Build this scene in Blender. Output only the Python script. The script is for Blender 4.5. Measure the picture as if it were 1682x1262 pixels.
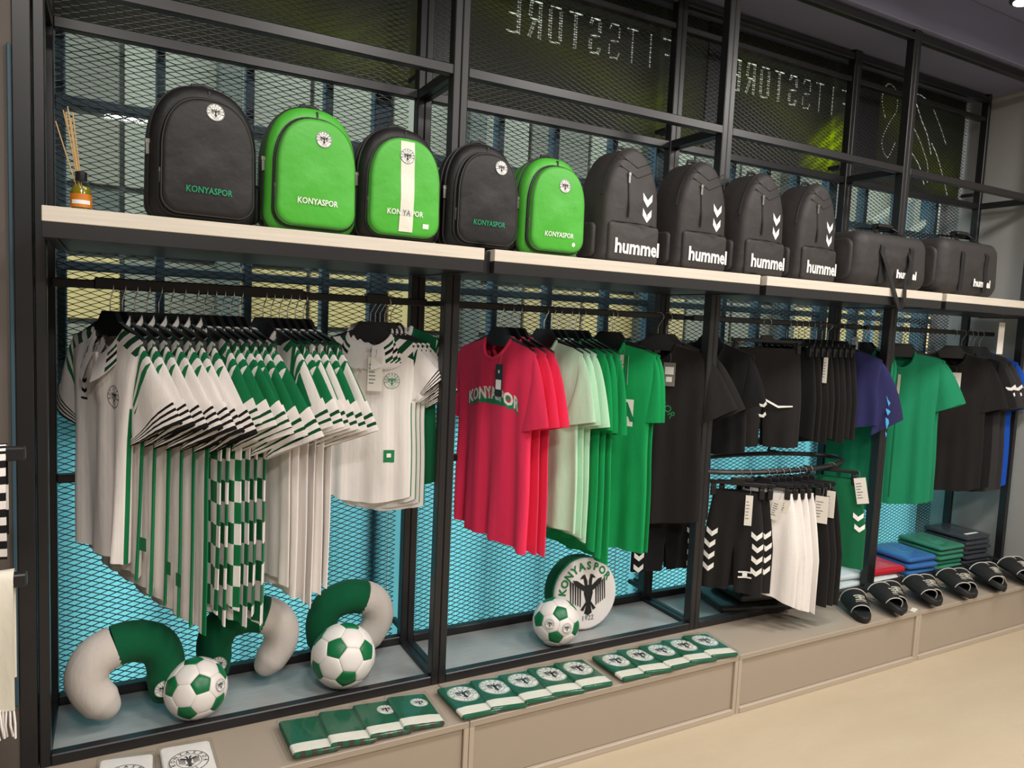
import bpy, bmesh, math, random
import numpy as np
from mathutils import Matrix, Vector
R = random.Random(7)
PI = math.pi
SC = bpy.context.scene
COL = SC.collection
for o in list(bpy.data.objects):
    bpy.data.objects.remove(o)

# ---------------------------------------------------------------- camera
yaw, pit, rol = .5, -.0843, .0449
F_ = np.array([math.sin(yaw)*math.cos(pit), math.cos(yaw)*math.cos(pit), math.sin(pit)])
R_ = np.array([math.cos(yaw), -math.sin(yaw), 0.]); U_ = np.cross(R_, F_)
R_, U_ = math.cos(rol)*R_+math.sin(rol)*U_, -math.sin(rol)*R_+math.cos(rol)*U_
cam = bpy.data.cameras.new('camera'); camo = bpy.data.objects.new('camera', cam); COL.objects.link(camo)
cam.sensor_width = 36; cam.lens = 1198.69/1682*36; cam.clip_start = .05; cam.clip_end = 200
camo.matrix_world = Matrix(((R_[0], U_[0], -F_[0], .1529), (R_[1], U_[1], -F_[1], -2.3094), (R_[2], U_[2], -F_[2], 1.3038), (0, 0, 0, 1)))
SC.camera = camo
# ---------------------------------------------------------------- world, lamps, exposure
w = bpy.data.worlds.new('daylight'); SC.world = w; w.use_nodes = True
bg = w.node_tree.nodes['Background']; bg.inputs[0].default_value = (.88, .97, 1.0, 1); bg.inputs[1].default_value = 4.6
vs = SC.view_settings
vs.view_transform = 'Standard'; vs.look = 'None'; vs.gamma = 1; vs.use_curve_mapping = False; vs.exposure = 0.0
def area(name, loc, size, power, col, target=None):
    l = bpy.data.lights.new(name, 'AREA'); l.shape = 'RECTANGLE'; l.size, l.size_y = size; l.energy = power; l.color = col
    o = bpy.data.objects.new(name, l); COL.objects.link(o); o.location = loc
    if target:
        o.rotation_euler = (Vector(target)-Vector(loc)).to_track_quat('-Z', 'Y').to_euler()
    return o
WARM = (1.0, .952, .895)
for k, (x, y, p) in enumerate([(-.2, -1.5, 17), (1.1, -1.45, 25), (2.4, -1.4, 30), (3.7, -1.4, 32), (.3, -3.4, 64), (2.6, -3.4, 52), (4.6, -3.0, 46), (6.5, -3.4, 40)]):
    area('ceiling_lamp', (x, y, 2.86), (.45, .45), p, WARM)

# ---------------------------------------------------------------- materials
class N:
    def __init__(s, name):
        s.m = bpy.data.materials.new(name); s.m.use_nodes = True; s.t = s.m.node_tree; s.n = s.t.nodes; s.l = s.t.links
        s.b = s.n['Principled BSDF']; s.out = s.n['Material Output']
    def add(s, t, **k):
        x = s.n.new(t)
        for a, v in k.items(): setattr(x, a, v)
        return x
    def put(s, sock, v):
        if v is None: return
        if hasattr(v, 'links'): s.l.new(v, sock)
        else: sock.default_value = (*v, 1) if isinstance(v, tuple) and len(v) == 3 and sock.type == 'RGBA' else v
    def m_(s, op, a, b=None, c=None):
        x = s.add('ShaderNodeMath', operation=op); s.put(x.inputs[0], a); s.put(x.inputs[1], b)
        if c is not None: s.put(x.inputs[2], c)
        return x.outputs[0]
    def mix(s, f, a, b):
        x = s.add('ShaderNodeMix', data_type='RGBA'); s.put(x.inputs[0], f); s.put(x.inputs[6], a); s.put(x.inputs[7], b)
        return x.outputs[2]
    def uv(s):
        x = s.add('ShaderNodeUVMap'); y = s.add('ShaderNodeSeparateXYZ'); s.l.new(x.outputs[0], y.inputs[0]); return y.outputs[0], y.outputs[1]
    def obj(s):
        return s.add('ShaderNodeTexCoord').outputs['Object']
    def noise(s, scale, detail=3, vec=None, stretch=None):
        x = s.add('ShaderNodeTexNoise'); x.inputs['Scale'].default_value = scale; x.inputs['Detail'].default_value = detail
        v = vec or s.obj()
        if stretch:
            mp = s.add('ShaderNodeMapping'); mp.inputs['Scale'].default_value = stretch; s.l.new(v, mp.inputs[0]); v = mp.outputs[0]
        s.l.new(v, x.inputs['Vector']); return x.outputs[0]
    def bump(s, h, strength=.2, dist=.01):
        x = s.add('ShaderNodeBump'); x.inputs['Strength'].default_value = strength; x.inputs['Distance'].default_value = dist
        s.l.new(h, x.inputs['Height']); s.l.new(x.outputs[0], s.b.inputs['Normal'])
    def set(s, col=None, rough=None, **k):
        if col is not None: s.put(s.b.inputs['Base Color'], col)
        if rough is not None: s.put(s.b.inputs['Roughness'], rough)
        for a, v in k.items(): s.put(s.b.inputs[a.replace('_', ' ')], v)
        return s.m
def hexc(r, g, b):
    f = lambda c: (c/255/12.92 if c/255 <= .04045 else ((c/255+.055)/1.055)**2.4)
    return (f(r), f(g), f(b))
def shade(c, k): return tuple(min(1, x*k) for x in c)
def plain(name, col, rough=.5, var=.06, scale=30, bump=0, **k):
    n = N(name); f = n.noise(scale)
    c = n.mix(f, shade(col, 1-var), shade(col, 1+var))
    if bump: n.bump(f, bump, .004)
    return n.set(c, rough, **k)
def fabric(name, col, pat=None, rough=.88, bump=.12, scale=140, var=.05):
    n = N(name); f = n.noise(scale, 2)
    if pat: u, v = n.uv(); c = pat(n, u, v)
    else: c = n.mix(f, shade(col, 1-var), shade(col, 1+var))
    n.bump(n.noise(18, 3, stretch=(2.2, 2.2, .7)), bump, .02)
    return n.set(c, rough, Specular_IOR_Level=.25, Sheen_Weight=.05)
def collar_pat(n, u, v):          # stripes along the outer edge, round the back and sides only
    c = stripes_v([0, .62, .69, .76, .83, .90, .97], [WHITE, DGREEN, WHITE, BLACK, WHITE, DGREEN, WHITE])(n, u, v)
    return n.mix(n.m_('LESS_THAN', n.m_('ABSOLUTE', n.m_('SUBTRACT', u, .5)), .41), WHITE, c)
def stripes_v(edges, cols):       # bands along v (0..1): a colour ramp with hard steps
    def p(n, u, v):
        r = n.add('ShaderNodeValToRGB'); r.color_ramp.interpolation = 'CONSTANT'; cr = r.color_ramp
        while len(cr.elements) < len(edges): cr.elements.new(.5)
        for e, pos, c in zip(cr.elements, edges, cols): e.position = pos
        for i, (pos, c) in enumerate(zip(edges, cols)): cr.elements[i].position = pos; cr.elements[i].color = (*c, 1)
        n.l.new(v, r.inputs[0]); return r.outputs[0]
    return p
WHITE, GREEN, DGREEN, BLACK = hexc(236, 230, 226), hexc(12, 112, 66), hexc(5, 70, 42), hexc(20, 20, 21)
M = {}
M['black_metal'] = plain('black_powder_coat', hexc(31, 30, 32), .36, .1, 60)
M['dark_metal'] = plain('dark_grey_powder_coat', hexc(52, 53, 58), .4)
M['steel'] = plain('bright_steel_wire', hexc(205, 205, 205), .25, Metallic=1.0)
M['plastic'] = plain('black_hanger_plastic', hexc(22, 22, 24), .42)
M['taupe'] = plain('taupe_laminate', hexc(168, 154, 138), .42, .02, 8)
M['taupe_edge'] = plain('taupe_edge_band', hexc(184, 170, 152), .42, .02, 8)
def wood():
    n = N('pale_oak_laminate'); f = n.noise(4, 4, stretch=(1.2, 30, 30))
    return n.set(n.mix(f, hexc(196, 186, 172), hexc(226, 217, 202)), .45)
M['board'] = wood()
def floorm():
    n = N('beige_vinyl_floor'); a = n.noise(2.2, 5, stretch=(1, 3.2, 1)); b = n.noise(26, 4, stretch=(1, 2.4, 1))
    c = n.mix(a, hexc(184, 166, 141), hexc(208, 190, 164)); c = n.mix(n.m_('MULTIPLY', b, .55), c, hexc(182, 170, 144))
    n.bump(b, .05, .003); return n.set(c, .42)
M['floor'] = floorm()
def baseboard():
    n = N('grey_brushed_shelf_floor'); f = n.noise(5, 4, stretch=(1.5, 30, 1))
    return n.set(n.mix(f, hexc(140, 142, 142), hexc(172, 174, 173)), .3)
M['rack_floor'] = baseboard()
M['wall'] = plain('grey_wall_paint', hexc(160, 158, 155), .8, .03, 5)
M['wall_brown'] = plain('warm_grey_wall', hexc(98, 90, 84), .7, .03, 5)
M['ceiling'] = plain('dark_ceiling_paint', hexc(124, 126, 150), .7, .03, 5)
def glassm(name, tint, rough=.02):
    n = N(name); n.n.remove(n.b)
    t = n.add('ShaderNodeBsdfTransparent'); t.inputs[0].default_value = (*tint, 1)
    g = n.add('ShaderNodeBsdfGlossy'); g.inputs['Roughness'].default_value = rough
    fr = n.add('ShaderNodeFresnel'); fr.inputs[0].default_value = 1.45
    mx = n.add('ShaderNodeMixShader'); ge = n.add('ShaderNodeNewGeometry'); n.l.new(n.m_('MULTIPLY', fr.outputs[0], n.m_('SUBTRACT', 1., ge.outputs['Backfacing'])), mx.inputs[0]); n.l.new(t.outputs[0], mx.inputs[1]); n.l.new(g.outputs[0], mx.inputs[2])
    n.l.new(mx.outputs[0], n.out.inputs[0]); return n.m
M['glass'] = glassm('window_glass', (.86, .93, .93))
M['wrap'] = glassm('clear_plastic_wrap', (.97, .98, .98), .12)
def filmm(name, col, back=.5):
    n = N(name); n.n.remove(n.b); f = n.noise(1.3, 2)
    c = n.mix(f, shade(col, .93), shade(col, 1.07))
    t = n.add('ShaderNodeBsdfTranslucent'); d = n.add('ShaderNodeBsdfDiffuse'); n.l.new(c, t.inputs[0]); n.l.new(c, d.inputs[0])
    mx = n.add('ShaderNodeMixShader'); mx.inputs[0].default_value = 1-back; n.l.new(t.outputs[0], mx.inputs[1]); n.l.new(d.outputs[0], mx.inputs[2])
    n.l.new(mx.outputs[0], n.out.inputs[0]); return n.m
M['film'] = filmm('cyan_translucent_window_film', hexc(146, 240, 255), 1.0)
M['dots_glow'] = N('perforated_dots_added_glow').set(hexc(220, 225, 215), .6, Emission_Color=(.92, 1., .92, 1), Emission_Strength=.24)  # faint added emission, standing in for light through the perforated dots
def bannerm(name, amp):
    n = N(name); n.n.remove(n.b); u, v = n.uv()
    base = n.mix(n.noise(1.6, 3), hexc(98, 99, 90), hexc(122, 123, 110))
    # diagonal olive beam printed across each panel
    d = n.m_('ADD', n.m_('MULTIPLY', u, .75), n.m_('MULTIPLY', v, 1.0))
    beam = n.m_('POWER', n.m_('MAXIMUM', n.m_('SUBTRACT', 1., n.m_('ABSOLUTE', n.m_('MULTIPLY', n.m_('SUBTRACT', d, .78), 3.2))), 0.), 1.4)
    c = n.mix(n.m_('MULTIPLY', beam, .55), base, hexc(142, 148, 76))
    # slanting streak of sunlight painted into the film colour, brightest low on the right
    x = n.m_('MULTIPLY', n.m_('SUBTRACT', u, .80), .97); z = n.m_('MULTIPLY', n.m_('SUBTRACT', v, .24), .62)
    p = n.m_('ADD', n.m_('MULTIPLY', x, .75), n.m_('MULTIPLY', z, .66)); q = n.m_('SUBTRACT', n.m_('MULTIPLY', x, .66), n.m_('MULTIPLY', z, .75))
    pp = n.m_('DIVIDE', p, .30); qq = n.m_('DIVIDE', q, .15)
    sun_streak = n.m_('MAXIMUM', n.m_('SUBTRACT', 1., n.m_('SQRT', n.m_('ADD', n.m_('MULTIPLY', pp, pp), n.m_('MULTIPLY', qq, qq)))), 0.)
    sun_streak = n.m_('MINIMUM', n.m_('MULTIPLY', sun_streak, 1.5), 1.)
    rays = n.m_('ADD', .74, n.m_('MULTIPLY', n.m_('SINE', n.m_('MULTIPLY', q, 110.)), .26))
    c = n.mix(n.m_('MULTIPLY', n.m_('MULTIPLY', sun_streak, rays), amp), c, hexc(214, 232, 60))
    t = n.add('ShaderNodeBsdfTranslucent'); dd = n.add('ShaderNodeBsdfDiffuse'); n.l.new(c, t.inputs[0]); n.l.new(c, dd.inputs[0])
    mx = n.add('ShaderNodeMixShader'); mx.inputs[0].default_value = .25; n.l.new(t.outputs[0], mx.inputs[1]); n.l.new(dd.outputs[0], mx.inputs[2])
    n.l.new(mx.outputs[0], n.out.inputs[0]); return n.m
M['banner'] = bannerm('printed_dark_banner_film', .12); M['banner_sun_streak'] = bannerm('banner_film_painted_sun_streak', 1.)
M['mullion'] = plain('blue_grey_window_frame', hexc(52, 80, 94), .5, .05, 9)
M['print_white'] = plain('white_print', hexc(240, 238, 232), .6, .02)
M['print_black'] = plain('black_print', hexc(24, 25, 25), .6)
M['print_green'] = plain('green_print', hexc(14, 122, 72), .6)
M['print_grey'] = plain('grey_print', hexc(130, 130, 128), .6)
M['print_silver'] = plain('silver_print', hexc(205, 200, 185), .35, Metallic=.3)
M['print_blue'] = plain('light_blue_print', hexc(70, 160, 225), .6)
M['print_teal'] = plain('teal_print', hexc(20, 140, 96), .6)
M['card'] = plain('price_card', hexc(232, 226, 216), .6, .02)
M['card_dark'] = plain('dark_card', hexc(30, 30, 32), .5)
M['card_grey'] = plain('grey_card', hexc(120, 116, 112), .5)
M['zip'] = plain('black_zip_tape', hexc(18, 18, 18), .55)
M['pull'] = plain('metal_zip_pull', hexc(150, 148, 142), .3, Metallic=.8)
M['piping_grey'] = plain('grey_piping', hexc(78, 74, 72), .5)
M['piping_white'] = plain('white_piping', hexc(210, 206, 198), .5)
def nylon(name, col, rough=.5):
    n = N(name); f = n.noise(5, 3); n.bump(n.noise(7, 4), .35, .03)
    return n.set(n.mix(f, shade(col, .93), shade(col, 1.07)), rough, Specular_IOR_Level=.4)
M['nylon_black'] = nylon('black_nylon', hexc(27, 25, 25), .55)
M['nylon_char'] = nylon('charcoal_polyester', hexc(58, 54, 53), .6)
M['nylon_char2'] = nylon('dark_charcoal_polyester', hexc(50, 46, 45), .6)
M['nylon_green'] = nylon('bright_green_nylon', hexc(74, 172, 52), .48)
M['nylon_white'] = nylon('white_nylon', hexc(226, 222, 208), .5)
M['rubber'] = plain('black_rubber', hexc(20, 20, 20), .6, .1, 40)
M['velour_green'] = fabric('green_velour', hexc(4, 84, 52), rough=.95)
M['velour_white'] = fabric('white_velour', hexc(205, 196, 188), rough=.95)
M['ball_white'] = plain('white_ball_leather', hexc(232, 226, 220), .38, .02)
M['ball_green'] = plain('green_ball_leather', hexc(4, 108, 60), .38, .04)
M['brick_red'] = plain('red_print', hexc(180, 40, 30), .6)
# garment cloths
def shoulder_chev(n, u, v, c, ink, hw=.205):
    ax = n.m_('MULTIPLY', n.m_('ABSOLUTE', u), hw); d = n.m_('SUBTRACT', n.m_('MULTIPLY', n.m_('SUBTRACT', ax, .075), -.36), v)
    q = n.m_('LESS_THAN', n.m_('FRACT', n.m_('DIVIDE', n.m_('ADD', ax, n.m_('MULTIPLY', d, .8)), .052)), .5)
    q = n.m_('MULTIPLY', q, n.m_('LESS_THAN', d, .045)); q = n.m_('MULTIPLY', q, n.m_('GREATER_THAN', ax, .078)); return n.mix(q, c, ink)
def pat_white(n, u, v, edge=.90):
    st = n.m_('GREATER_THAN', u, edge)
    pin = n.m_('LESS_THAN', n.m_('FRACT', n.m_('MULTIPLY', u, 11.)), .12)
    lo = n.m_('LESS_THAN', v, -.24)
    c = n.mix(n.m_('MULTIPLY', pin, .35), WHITE, shade(WHITE, .82))
    return shoulder_chev(n, u, v, n.mix(n.m_('MULTIPLY', st, lo), c, GREEN), DGREEN)
def pat_chev(base, ink, n0=.02, n1=.42, k=.1):
    def p(n, u, v):         # chevrons along the top of the sleeve
        a = n.m_('ABSOLUTE', n.m_('SUBTRACT', n.m_('FRACT', n.m_('ADD', u, .5)), .5))      # 0 at outer edge
        q = n.m_('LESS_THAN', n.m_('FRACT', n.m_('MULTIPLY', n.m_('ADD', v, n.m_('MULTIPLY', a, .9)), 4.4)), .52)
        q = n.m_('MULTIPLY', q, n.m_('LESS_THAN', v, n1)); q = n.m_('MULTIPLY', q, n.m_('LESS_THAN', a, .36))
        return n.mix(q, base, ink)
    return p
def pat_check(n, u, v):
    a = n.m_('FLOOR', n.m_('MULTIPLY', u, 3.5)); b = n.m_('FLOOR', n.m_('MULTIPLY', v, 15.))
    q = n.m_('MODULO', n.m_('ABSOLUTE', n.m_('ADD', a, b)), 2.); q = n.m_('GREATER_THAN', q, .5)
    q = n.m_('MULTIPLY', q, n.m_('LESS_THAN', v, -.36)); return shoulder_chev(n, u, v, n.mix(q, GREEN, WHITE), WHITE)
def pat_stripe(k, ph=0., lo=-.40, duty=.45):
    def p(n, u, v):
        q = n.m_('LESS_THAN', n.m_('FRACT', n.m_('ADD', n.m_('MULTIPLY', u, k), ph)), duty)
        q = n.m_('MULTIPLY', q, n.m_('GREATER_THAN', v, lo)); return shoulder_chev(n, u, v, n.mix(q, WHITE, GREEN), GREEN)
    return p
def pat_sleeve_stripe(n, u, v):
    top = pat_chev(GREEN, WHITE, n1=.5)(n, u, v)
    q = n.m_('LESS_THAN', n.m_('FRACT', n.m_('ADD', n.m_('MULTIPLY', u, 4.), .1)), .55); return n.mix(n.m_('LESS_THAN', v, .34), n.mix(q, WHITE, GREEN), top)
M['jersey_white'] = fabric('white_jersey_cloth', WHITE, pat_white)
M['jersey_white_plain'] = fabric('white_jersey_cloth_front', WHITE, lambda n, u, v: pat_white(n, u, v, .985))
M['sleeve_white'] = fabric('white_sleeve_green_chevrons', WHITE, pat_chev(WHITE, GREEN))
M['sleeve_whitek'] = fabric('white_sleeve_dark_chevrons', WHITE, pat_chev(WHITE, DGREEN, n1=.2))
M['jersey_check'] = fabric('green_checked_jersey_cloth', GREEN, pat_check)
M['sleeve_green'] = fabric('green_sleeve_white_chevrons', GREEN, pat_chev(GREEN, WHITE, n1=.42))
M['jersey_stripe'] = fabric('striped_jersey_cloth', GREEN, pat_stripe(1.5))
M['sleeve_stripe'] = fabric('striped_sleeve_cloth', GREEN, pat_sleeve_stripe)
CUFF = ([0, .2, .3, .42, .52, .64, .74, .86], [WHITE, BLACK, WHITE, BLACK, WHITE, BLACK, WHITE, BLACK])
M['cuff_black'] = fabric('cuff_black_white_stripes', WHITE, stripes_v(*CUFF))
M['cuff_green'] = fabric('cuff_white_green_stripes', WHITE, stripes_v([0, .42, .54, .72, .82], [WHITE, DGREEN, WHITE, DGREEN, WHITE]))
M['collar_stripe'] = fabric('collar_dark_stripes', WHITE, collar_pat)
for nm, c in dict(red=hexc(236, 50, 90), mint=hexc(186, 226, 196), green=hexc(14, 150, 82), green2=hexc(26, 132, 92), black=hexc(29, 26, 25), black2=hexc(23, 22, 23),
                  grey=hexc(52, 50, 51), blue=hexc(20, 78, 180), navy=hexc(42, 42, 88), white=WHITE, dgreen=hexc(10, 96, 60), sky=hexc(120, 190, 225),
                  redbag=hexc(205, 22, 44), bluebag=hexc(52, 112, 178), greenbag=hexc(52, 132, 104), graybag=hexc(50, 54, 62), whitebag=hexc(225, 235, 236)).items():
    M['cloth_'+nm] = fabric(nm+'_cotton', c)
def scarfm(name, wf, dark=False):
    g = hexc(20, 88, 62)
    def p(n, u, v):
        c = n.mix(n.noise(60, 2), shade(g, .8), shade(g, 1.25))
        band = n.m_('MULTIPLY', n.m_('GREATER_THAN', v, .05), n.m_('LESS_THAN', v, wf)); c = n.mix(band, c, hexc(226, 222, 208))
        chk = n.m_('MULTIPLY', n.m_('LESS_THAN', v, .055), n.m_('GREATER_THAN', n.m_('FRACT', n.m_('MULTIPLY', u, 4.)), .5))
        return n.mix(chk, c, hexc(60, 58, 44)) if dark else c
    return fabric(name, g, p)
M['scarf'] = scarfm('green_scarf_white_end', .26)
M['scarf_check'] = scarfm('green_scarf_checked_end', .27, True)
def scarf_strip():
    def p(n, u, v):
        q = n.m_('LESS_THAN', n.m_('FRACT', n.m_('MULTIPLY', u, 2.)), .45); return n.mix(q, hexc(226, 220, 205), GREEN)
    return fabric('striped_scarf_knit', WHITE, p)
M['scarf_strip'] = scarf_strip()
def hatm():
    def p(n, u, v):
        q = n.m_('LESS_THAN', n.m_('FRACT', n.m_('MULTIPLY', v, 14.)), .5); return n.mix(q, WHITE, BLACK)
    return fabric('striped_knit', WHITE, p)
M['knit'] = hatm()
M['reed'] = plain('rattan_reed', hexc(206, 168, 112), .7)
M['liquid'] = plain('amber_liquid', hexc(196, 168, 30), .15, Transmission_Weight=.5)
M['label_or'] = plain('orange_label', hexc(206, 120, 28), .5, .3, 60)
M['lamp'] = N('lamp_lens').set((1, 1, 1), .4, Emission_Color=(1, .95, .88, 1), Emission_Strength=14.)
for nm, c in dict(f1=hexc(78, 73, 60), f2=hexc(96, 89, 74), f3=hexc(64, 64, 56), f4=hexc(160, 134, 84), f5=hexc(144, 120, 78), f6=hexc(112, 107, 92), ground=hexc(80, 86, 84)).items():
    M[nm] = plain('facade_'+nm, c, .7, .15, 2.5)

# ---------------------------------------------------------------- object helpers
def link(o): COL.objects.link(o); return o
def tag(o, label, cat, group=None, kind=None):
    if label: o['label'] = label
    if cat: o['category'] = cat
    if group: o['group'] = group
    if kind: o['kind'] = kind
    return o
def thing(name, label, cat, loc=(0, 0, 0), rz=0., group=None):
    o = link(bpy.data.objects.new(name, None)); o.location = loc; o.rotation_euler = (0, 0, rz); o.empty_display_size = .05
    return tag(o, label, cat, group)
def inst(name, me, parent=None, loc=(0, 0, 0), rot=(0, 0, 0), sc=None):
    o = link(bpy.data.objects.new(name, me)); o.parent = parent; o.location = loc; o.rotation_euler = rot
    if sc: o.scale = sc
    return o
class MB:
    def __init__(s): s.v = []; s.f = []; s.mi = []; s.uv = []
    def add(s, v, f, mi=0, uv=None):
        b = len(s.v); s.v += [tuple(map(float, p)) for p in v]; s.f += [tuple(int(i)+b for i in q) for q in f]; s.mi += [mi]*len(f)
        s.uv += [tuple(map(float, p)) for p in (uv if uv is not None else [(0, 0)]*len(v))]
        return s
    def box(s, x0, x1, y0, y1, z0, z1, c=0., mi=0):
        if c <= 0:
            v = [(x, y, z) for z in (z0, z1) for y in (y0, y1) for x in (x0, x1)]
            return s.add(v, [(0, 2, 3, 1), (4, 5, 7, 6), (0, 1, 5, 4), (2, 6, 7, 3), (0, 4, 6, 2), (1, 3, 7, 5)], mi)
        bm = bmesh.new(); bmesh.ops.create_cube(bm, size=1.)
        for p in bm.verts: p.co = ((x0+x1)/2+p.co.x*(x1-x0), (y0+y1)/2+p.co.y*(y1-y0), (z0+z1)/2+p.co.z*(z1-z0))
        bmesh.ops.bevel(bm, geom=bm.edges[:], offset=min(c, .45*min(x1-x0, y1-y0, z1-z0)), segments=1, affect='EDGES')
        return s.bm(bm, mi)
    def bm(s, bm, mi=0):
        bm.verts.index_update(); s.add([p.co[:] for p in bm.verts], [[q.index for q in f.verts] for f in bm.faces], mi); bm.free(); return s
    def tube(s, path, r, n=8, closed=False, mi=0, cap=True):
        P = np.array(path, float); k = len(P); r = np.broadcast_to(np.array(r, float), (k,))
        T = (np.roll(P, -1, 0)-np.roll(P, 1, 0)) if closed else np.gradient(P, axis=0)
        T /= np.linalg.norm(T, axis=1)[:, None]+1e-12
        up = np.array([0, 0, 1.]) if abs(T[0][2]) < .9 else np.array([0, 1., 0])
        v = []; nn = np.cross(T[0], up); nn /= np.linalg.norm(nn)
        for i in range(k):
            nn = nn-T[i]*(nn@T[i]); nn /= np.linalg.norm(nn)+1e-12; bb = np.cross(T[i], nn)
            for j in range(n):
                a = 2*PI*j/n; v.append(P[i]+r[i]*(math.cos(a)*nn+math.sin(a)*bb))
        f = []
        for i in range(k if closed else k-1):
            i2 = (i+1) % k
            for j in range(n): f.append((i*n+j, i*n+(j+1) % n, i2*n+(j+1) % n, i2*n+j))
        if cap and not closed: f += [tuple(range(n))[::-1], tuple((k-1)*n+j for j in range(n))]
        uv = [(j/n, i/max(1, k-1)) for i in range(k) for j in range(n)]
        return s.add(v, f, mi, uv)
    def lathe(s, prof, n=20, mi=0, c=(0, 0)):
        v = [(c[0]+r*math.cos(2*PI*j/n), c[1]+r*math.sin(2*PI*j/n), z) for r, z in prof for j in range(n)]
        f = [(i*n+j, i*n+(j+1) % n, (i+1)*n+(j+1) % n, (i+1)*n+j) for i in range(len(prof)-1) for j in range(n)]
        f += [tuple(range(n))[::-1], tuple((len(prof)-1)*n+j for j in range(n))]
        return s.add(v, f, mi)
    def grid(s, P, mi=0, uv=None, flip=False):        # P: (a, b, 3)
        a, b = P.shape[:2]; f = []
        for i in range(a-1):
            for j in range(b-1):
                q = (i*b+j, i*b+j+1, (i+1)*b+j+1, (i+1)*b+j); f.append(q[::-1] if flip else q)
        return s.add(P.reshape(-1, 3), f, mi, None if uv is None else uv.reshape(-1, 2))
    def prism(s, pts, y0, y1, mi=0):                 # outline in x, z
        n = len(pts); v = [(x, y0, z) for x, z in pts]+[(x, y1, z) for x, z in pts]
        f = [tuple(range(n)), tuple(range(2*n-1, n-1, -1))]+[(i+n, (i+1) % n+n, (i+1) % n, i) for i in range(n)]
        return s.add(v, f, mi)
    def mesh(s, name, mats, smooth=True, ang=40, weld=False):
        me = bpy.data.meshes.new(name); me.from_pydata(s.v, [], s.f)
        ul = me.uv_layers.new(name='UVMap'); li = np.zeros(len(me.loops), int); me.loops.foreach_get('vertex_index', li)
        ul.data.foreach_set('uv', np.array(s.uv, float)[li].ravel())
        for m in (mats if isinstance(mats, (list, tuple)) else [mats]): me.materials.append(M[m])
        me.polygons.foreach_set('material_index', s.mi)
        if weld or True:
            bm = bmesh.new(); bm.from_mesh(me)
            if weld: bmesh.ops.remove_doubles(bm, verts=bm.verts, dist=1e-5)
            bmesh.ops.recalc_face_normals(bm, faces=bm.faces); bm.to_mesh(me); bm.free()
        me.polygons.foreach_set('use_smooth', [smooth]*len(me.polygons))
        if smooth: me.set_sharp_from_angle(angle=math.radians(ang))
        me.update(); return me
    def obj(s, name, mats, parent=None, smooth=True, ang=40, weld=False, loc=(0, 0, 0)):
        return inst(name, s.mesh(name, mats, smooth, ang, weld), parent, loc)
def structure(name, mb, mat, smooth=False):
    o = mb.obj(name, mat, None, smooth); o['kind'] = 'structure'; return o
# flat artwork: text, crest, chevrons (x right, z up, facing -y)
_tx = {}
def text2d(s, size, bold=.0, sx=1., res=2, spacing=1.):
    k = (s, bold, res, spacing)
    if k not in _tx:
        c = bpy.data.curves.new('t', 'FONT'); c.body = s; c.size = 1; c.offset = bold; c.resolution_u = res; c.align_x = 'CENTER'; c.align_y = 'CENTER'; c.space_character = spacing
        o = bpy.data.objects.new('t', c); COL.objects.link(o)
        dg = bpy.context.evaluated_depsgraph_get(); me = bpy.data.meshes.new_from_object(o.evaluated_get(dg))
        bm = bmesh.new(); bm.from_mesh(me); bmesh.ops.triangulate(bm, faces=bm.faces)
        bmesh.ops.subdivide_edges(bm, edges=[e for e in bm.edges if e.calc_length() > .25], cuts=1)
        bmesh.ops.triangulate(bm, faces=bm.faces); bm.verts.index_update()
        v = np.array([p.co[:2] for p in bm.verts]); f = [[q.index for q in x.verts] for x in bm.faces]; bm.free()
        bpy.data.objects.remove(o); bpy.data.meshes.remove(me); bpy.data.curves.remove(c); _tx[k] = (v, f)
    v, f = _tx[k]; return v*np.array([size*sx, size]), f
def disc2d(r0, r1, n=28, a0=0., a1=2*PI):
    if r0 <= 0:
        v = [(0, 0)]+[(r1*math.cos(a0+(a1-a0)*i/n), r1*math.sin(a0+(a1-a0)*i/n)) for i in range(n+1)]
        v2 = [(x*.5, z*.5) for x, z in v[1:]]
        k = n+1; V = [(0, 0)]+v2+v[1:]
        f = [(0, 1+i, 2+i) for i in range(n)]+[(1+i, 1+k+i, 2+k+i, 2+i) for i in range(n)]
        return np.array(V), f
    v = [(r*math.cos(a0+(a1-a0)*i/n), r*math.sin(a0+(a1-a0)*i/n)) for r in (r0, r1) for i in range(n+1)]; k = n+1
    return np.array(v), [(i, k+i, k+i+1, i+1) for i in range(n)]
def rect2d(x0, x1, z0, z1, nx=1, nz=1):
    v = [(x0+(x1-x0)*i/nx, z0+(z1-z0)*j/nz) for j in range(nz+1) for i in range(nx+1)]
    return np.array(v), [(j*(nx+1)+i, j*(nx+1)+i+1, (j+1)*(nx+1)+i+1, (j+1)*(nx+1)+i) for j in range(nz) for i in range(nx)]
def chev2d(w, h, t):          # a V pointing down, arms of height t
    return np.array([(-w/2, h/2), (-w/2, h/2-t), (0, -h/2), (w/2, h/2-t), (w/2, h/2), (0, -h/2+t)]), [(0, 1, 2, 5), (5, 2, 3, 4)]
def arc_text(s, r, size, a_mid, span, bold=.02, sx=1., inward=False):
    V, F = [], []; n = len(s)
    for i, ch in enumerate(s):
        a = a_mid+span*(.5-i/(n-1)) if not inward else a_mid-span*(.5-i/(n-1))
        v, f = text2d(ch, size, bold, sx); rot = a-PI/2 if not inward else a+PI/2
        c, q = math.cos(rot), math.sin(rot); v = v@np.array([[c, q], [-q, c]])+np.array([r*math.cos(a), r*math.sin(a)])
        b = sum(len(x) for x in V); V.append(v); F += [[k+b for k in z] for z in f]
    return np.concatenate(V), F
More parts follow.
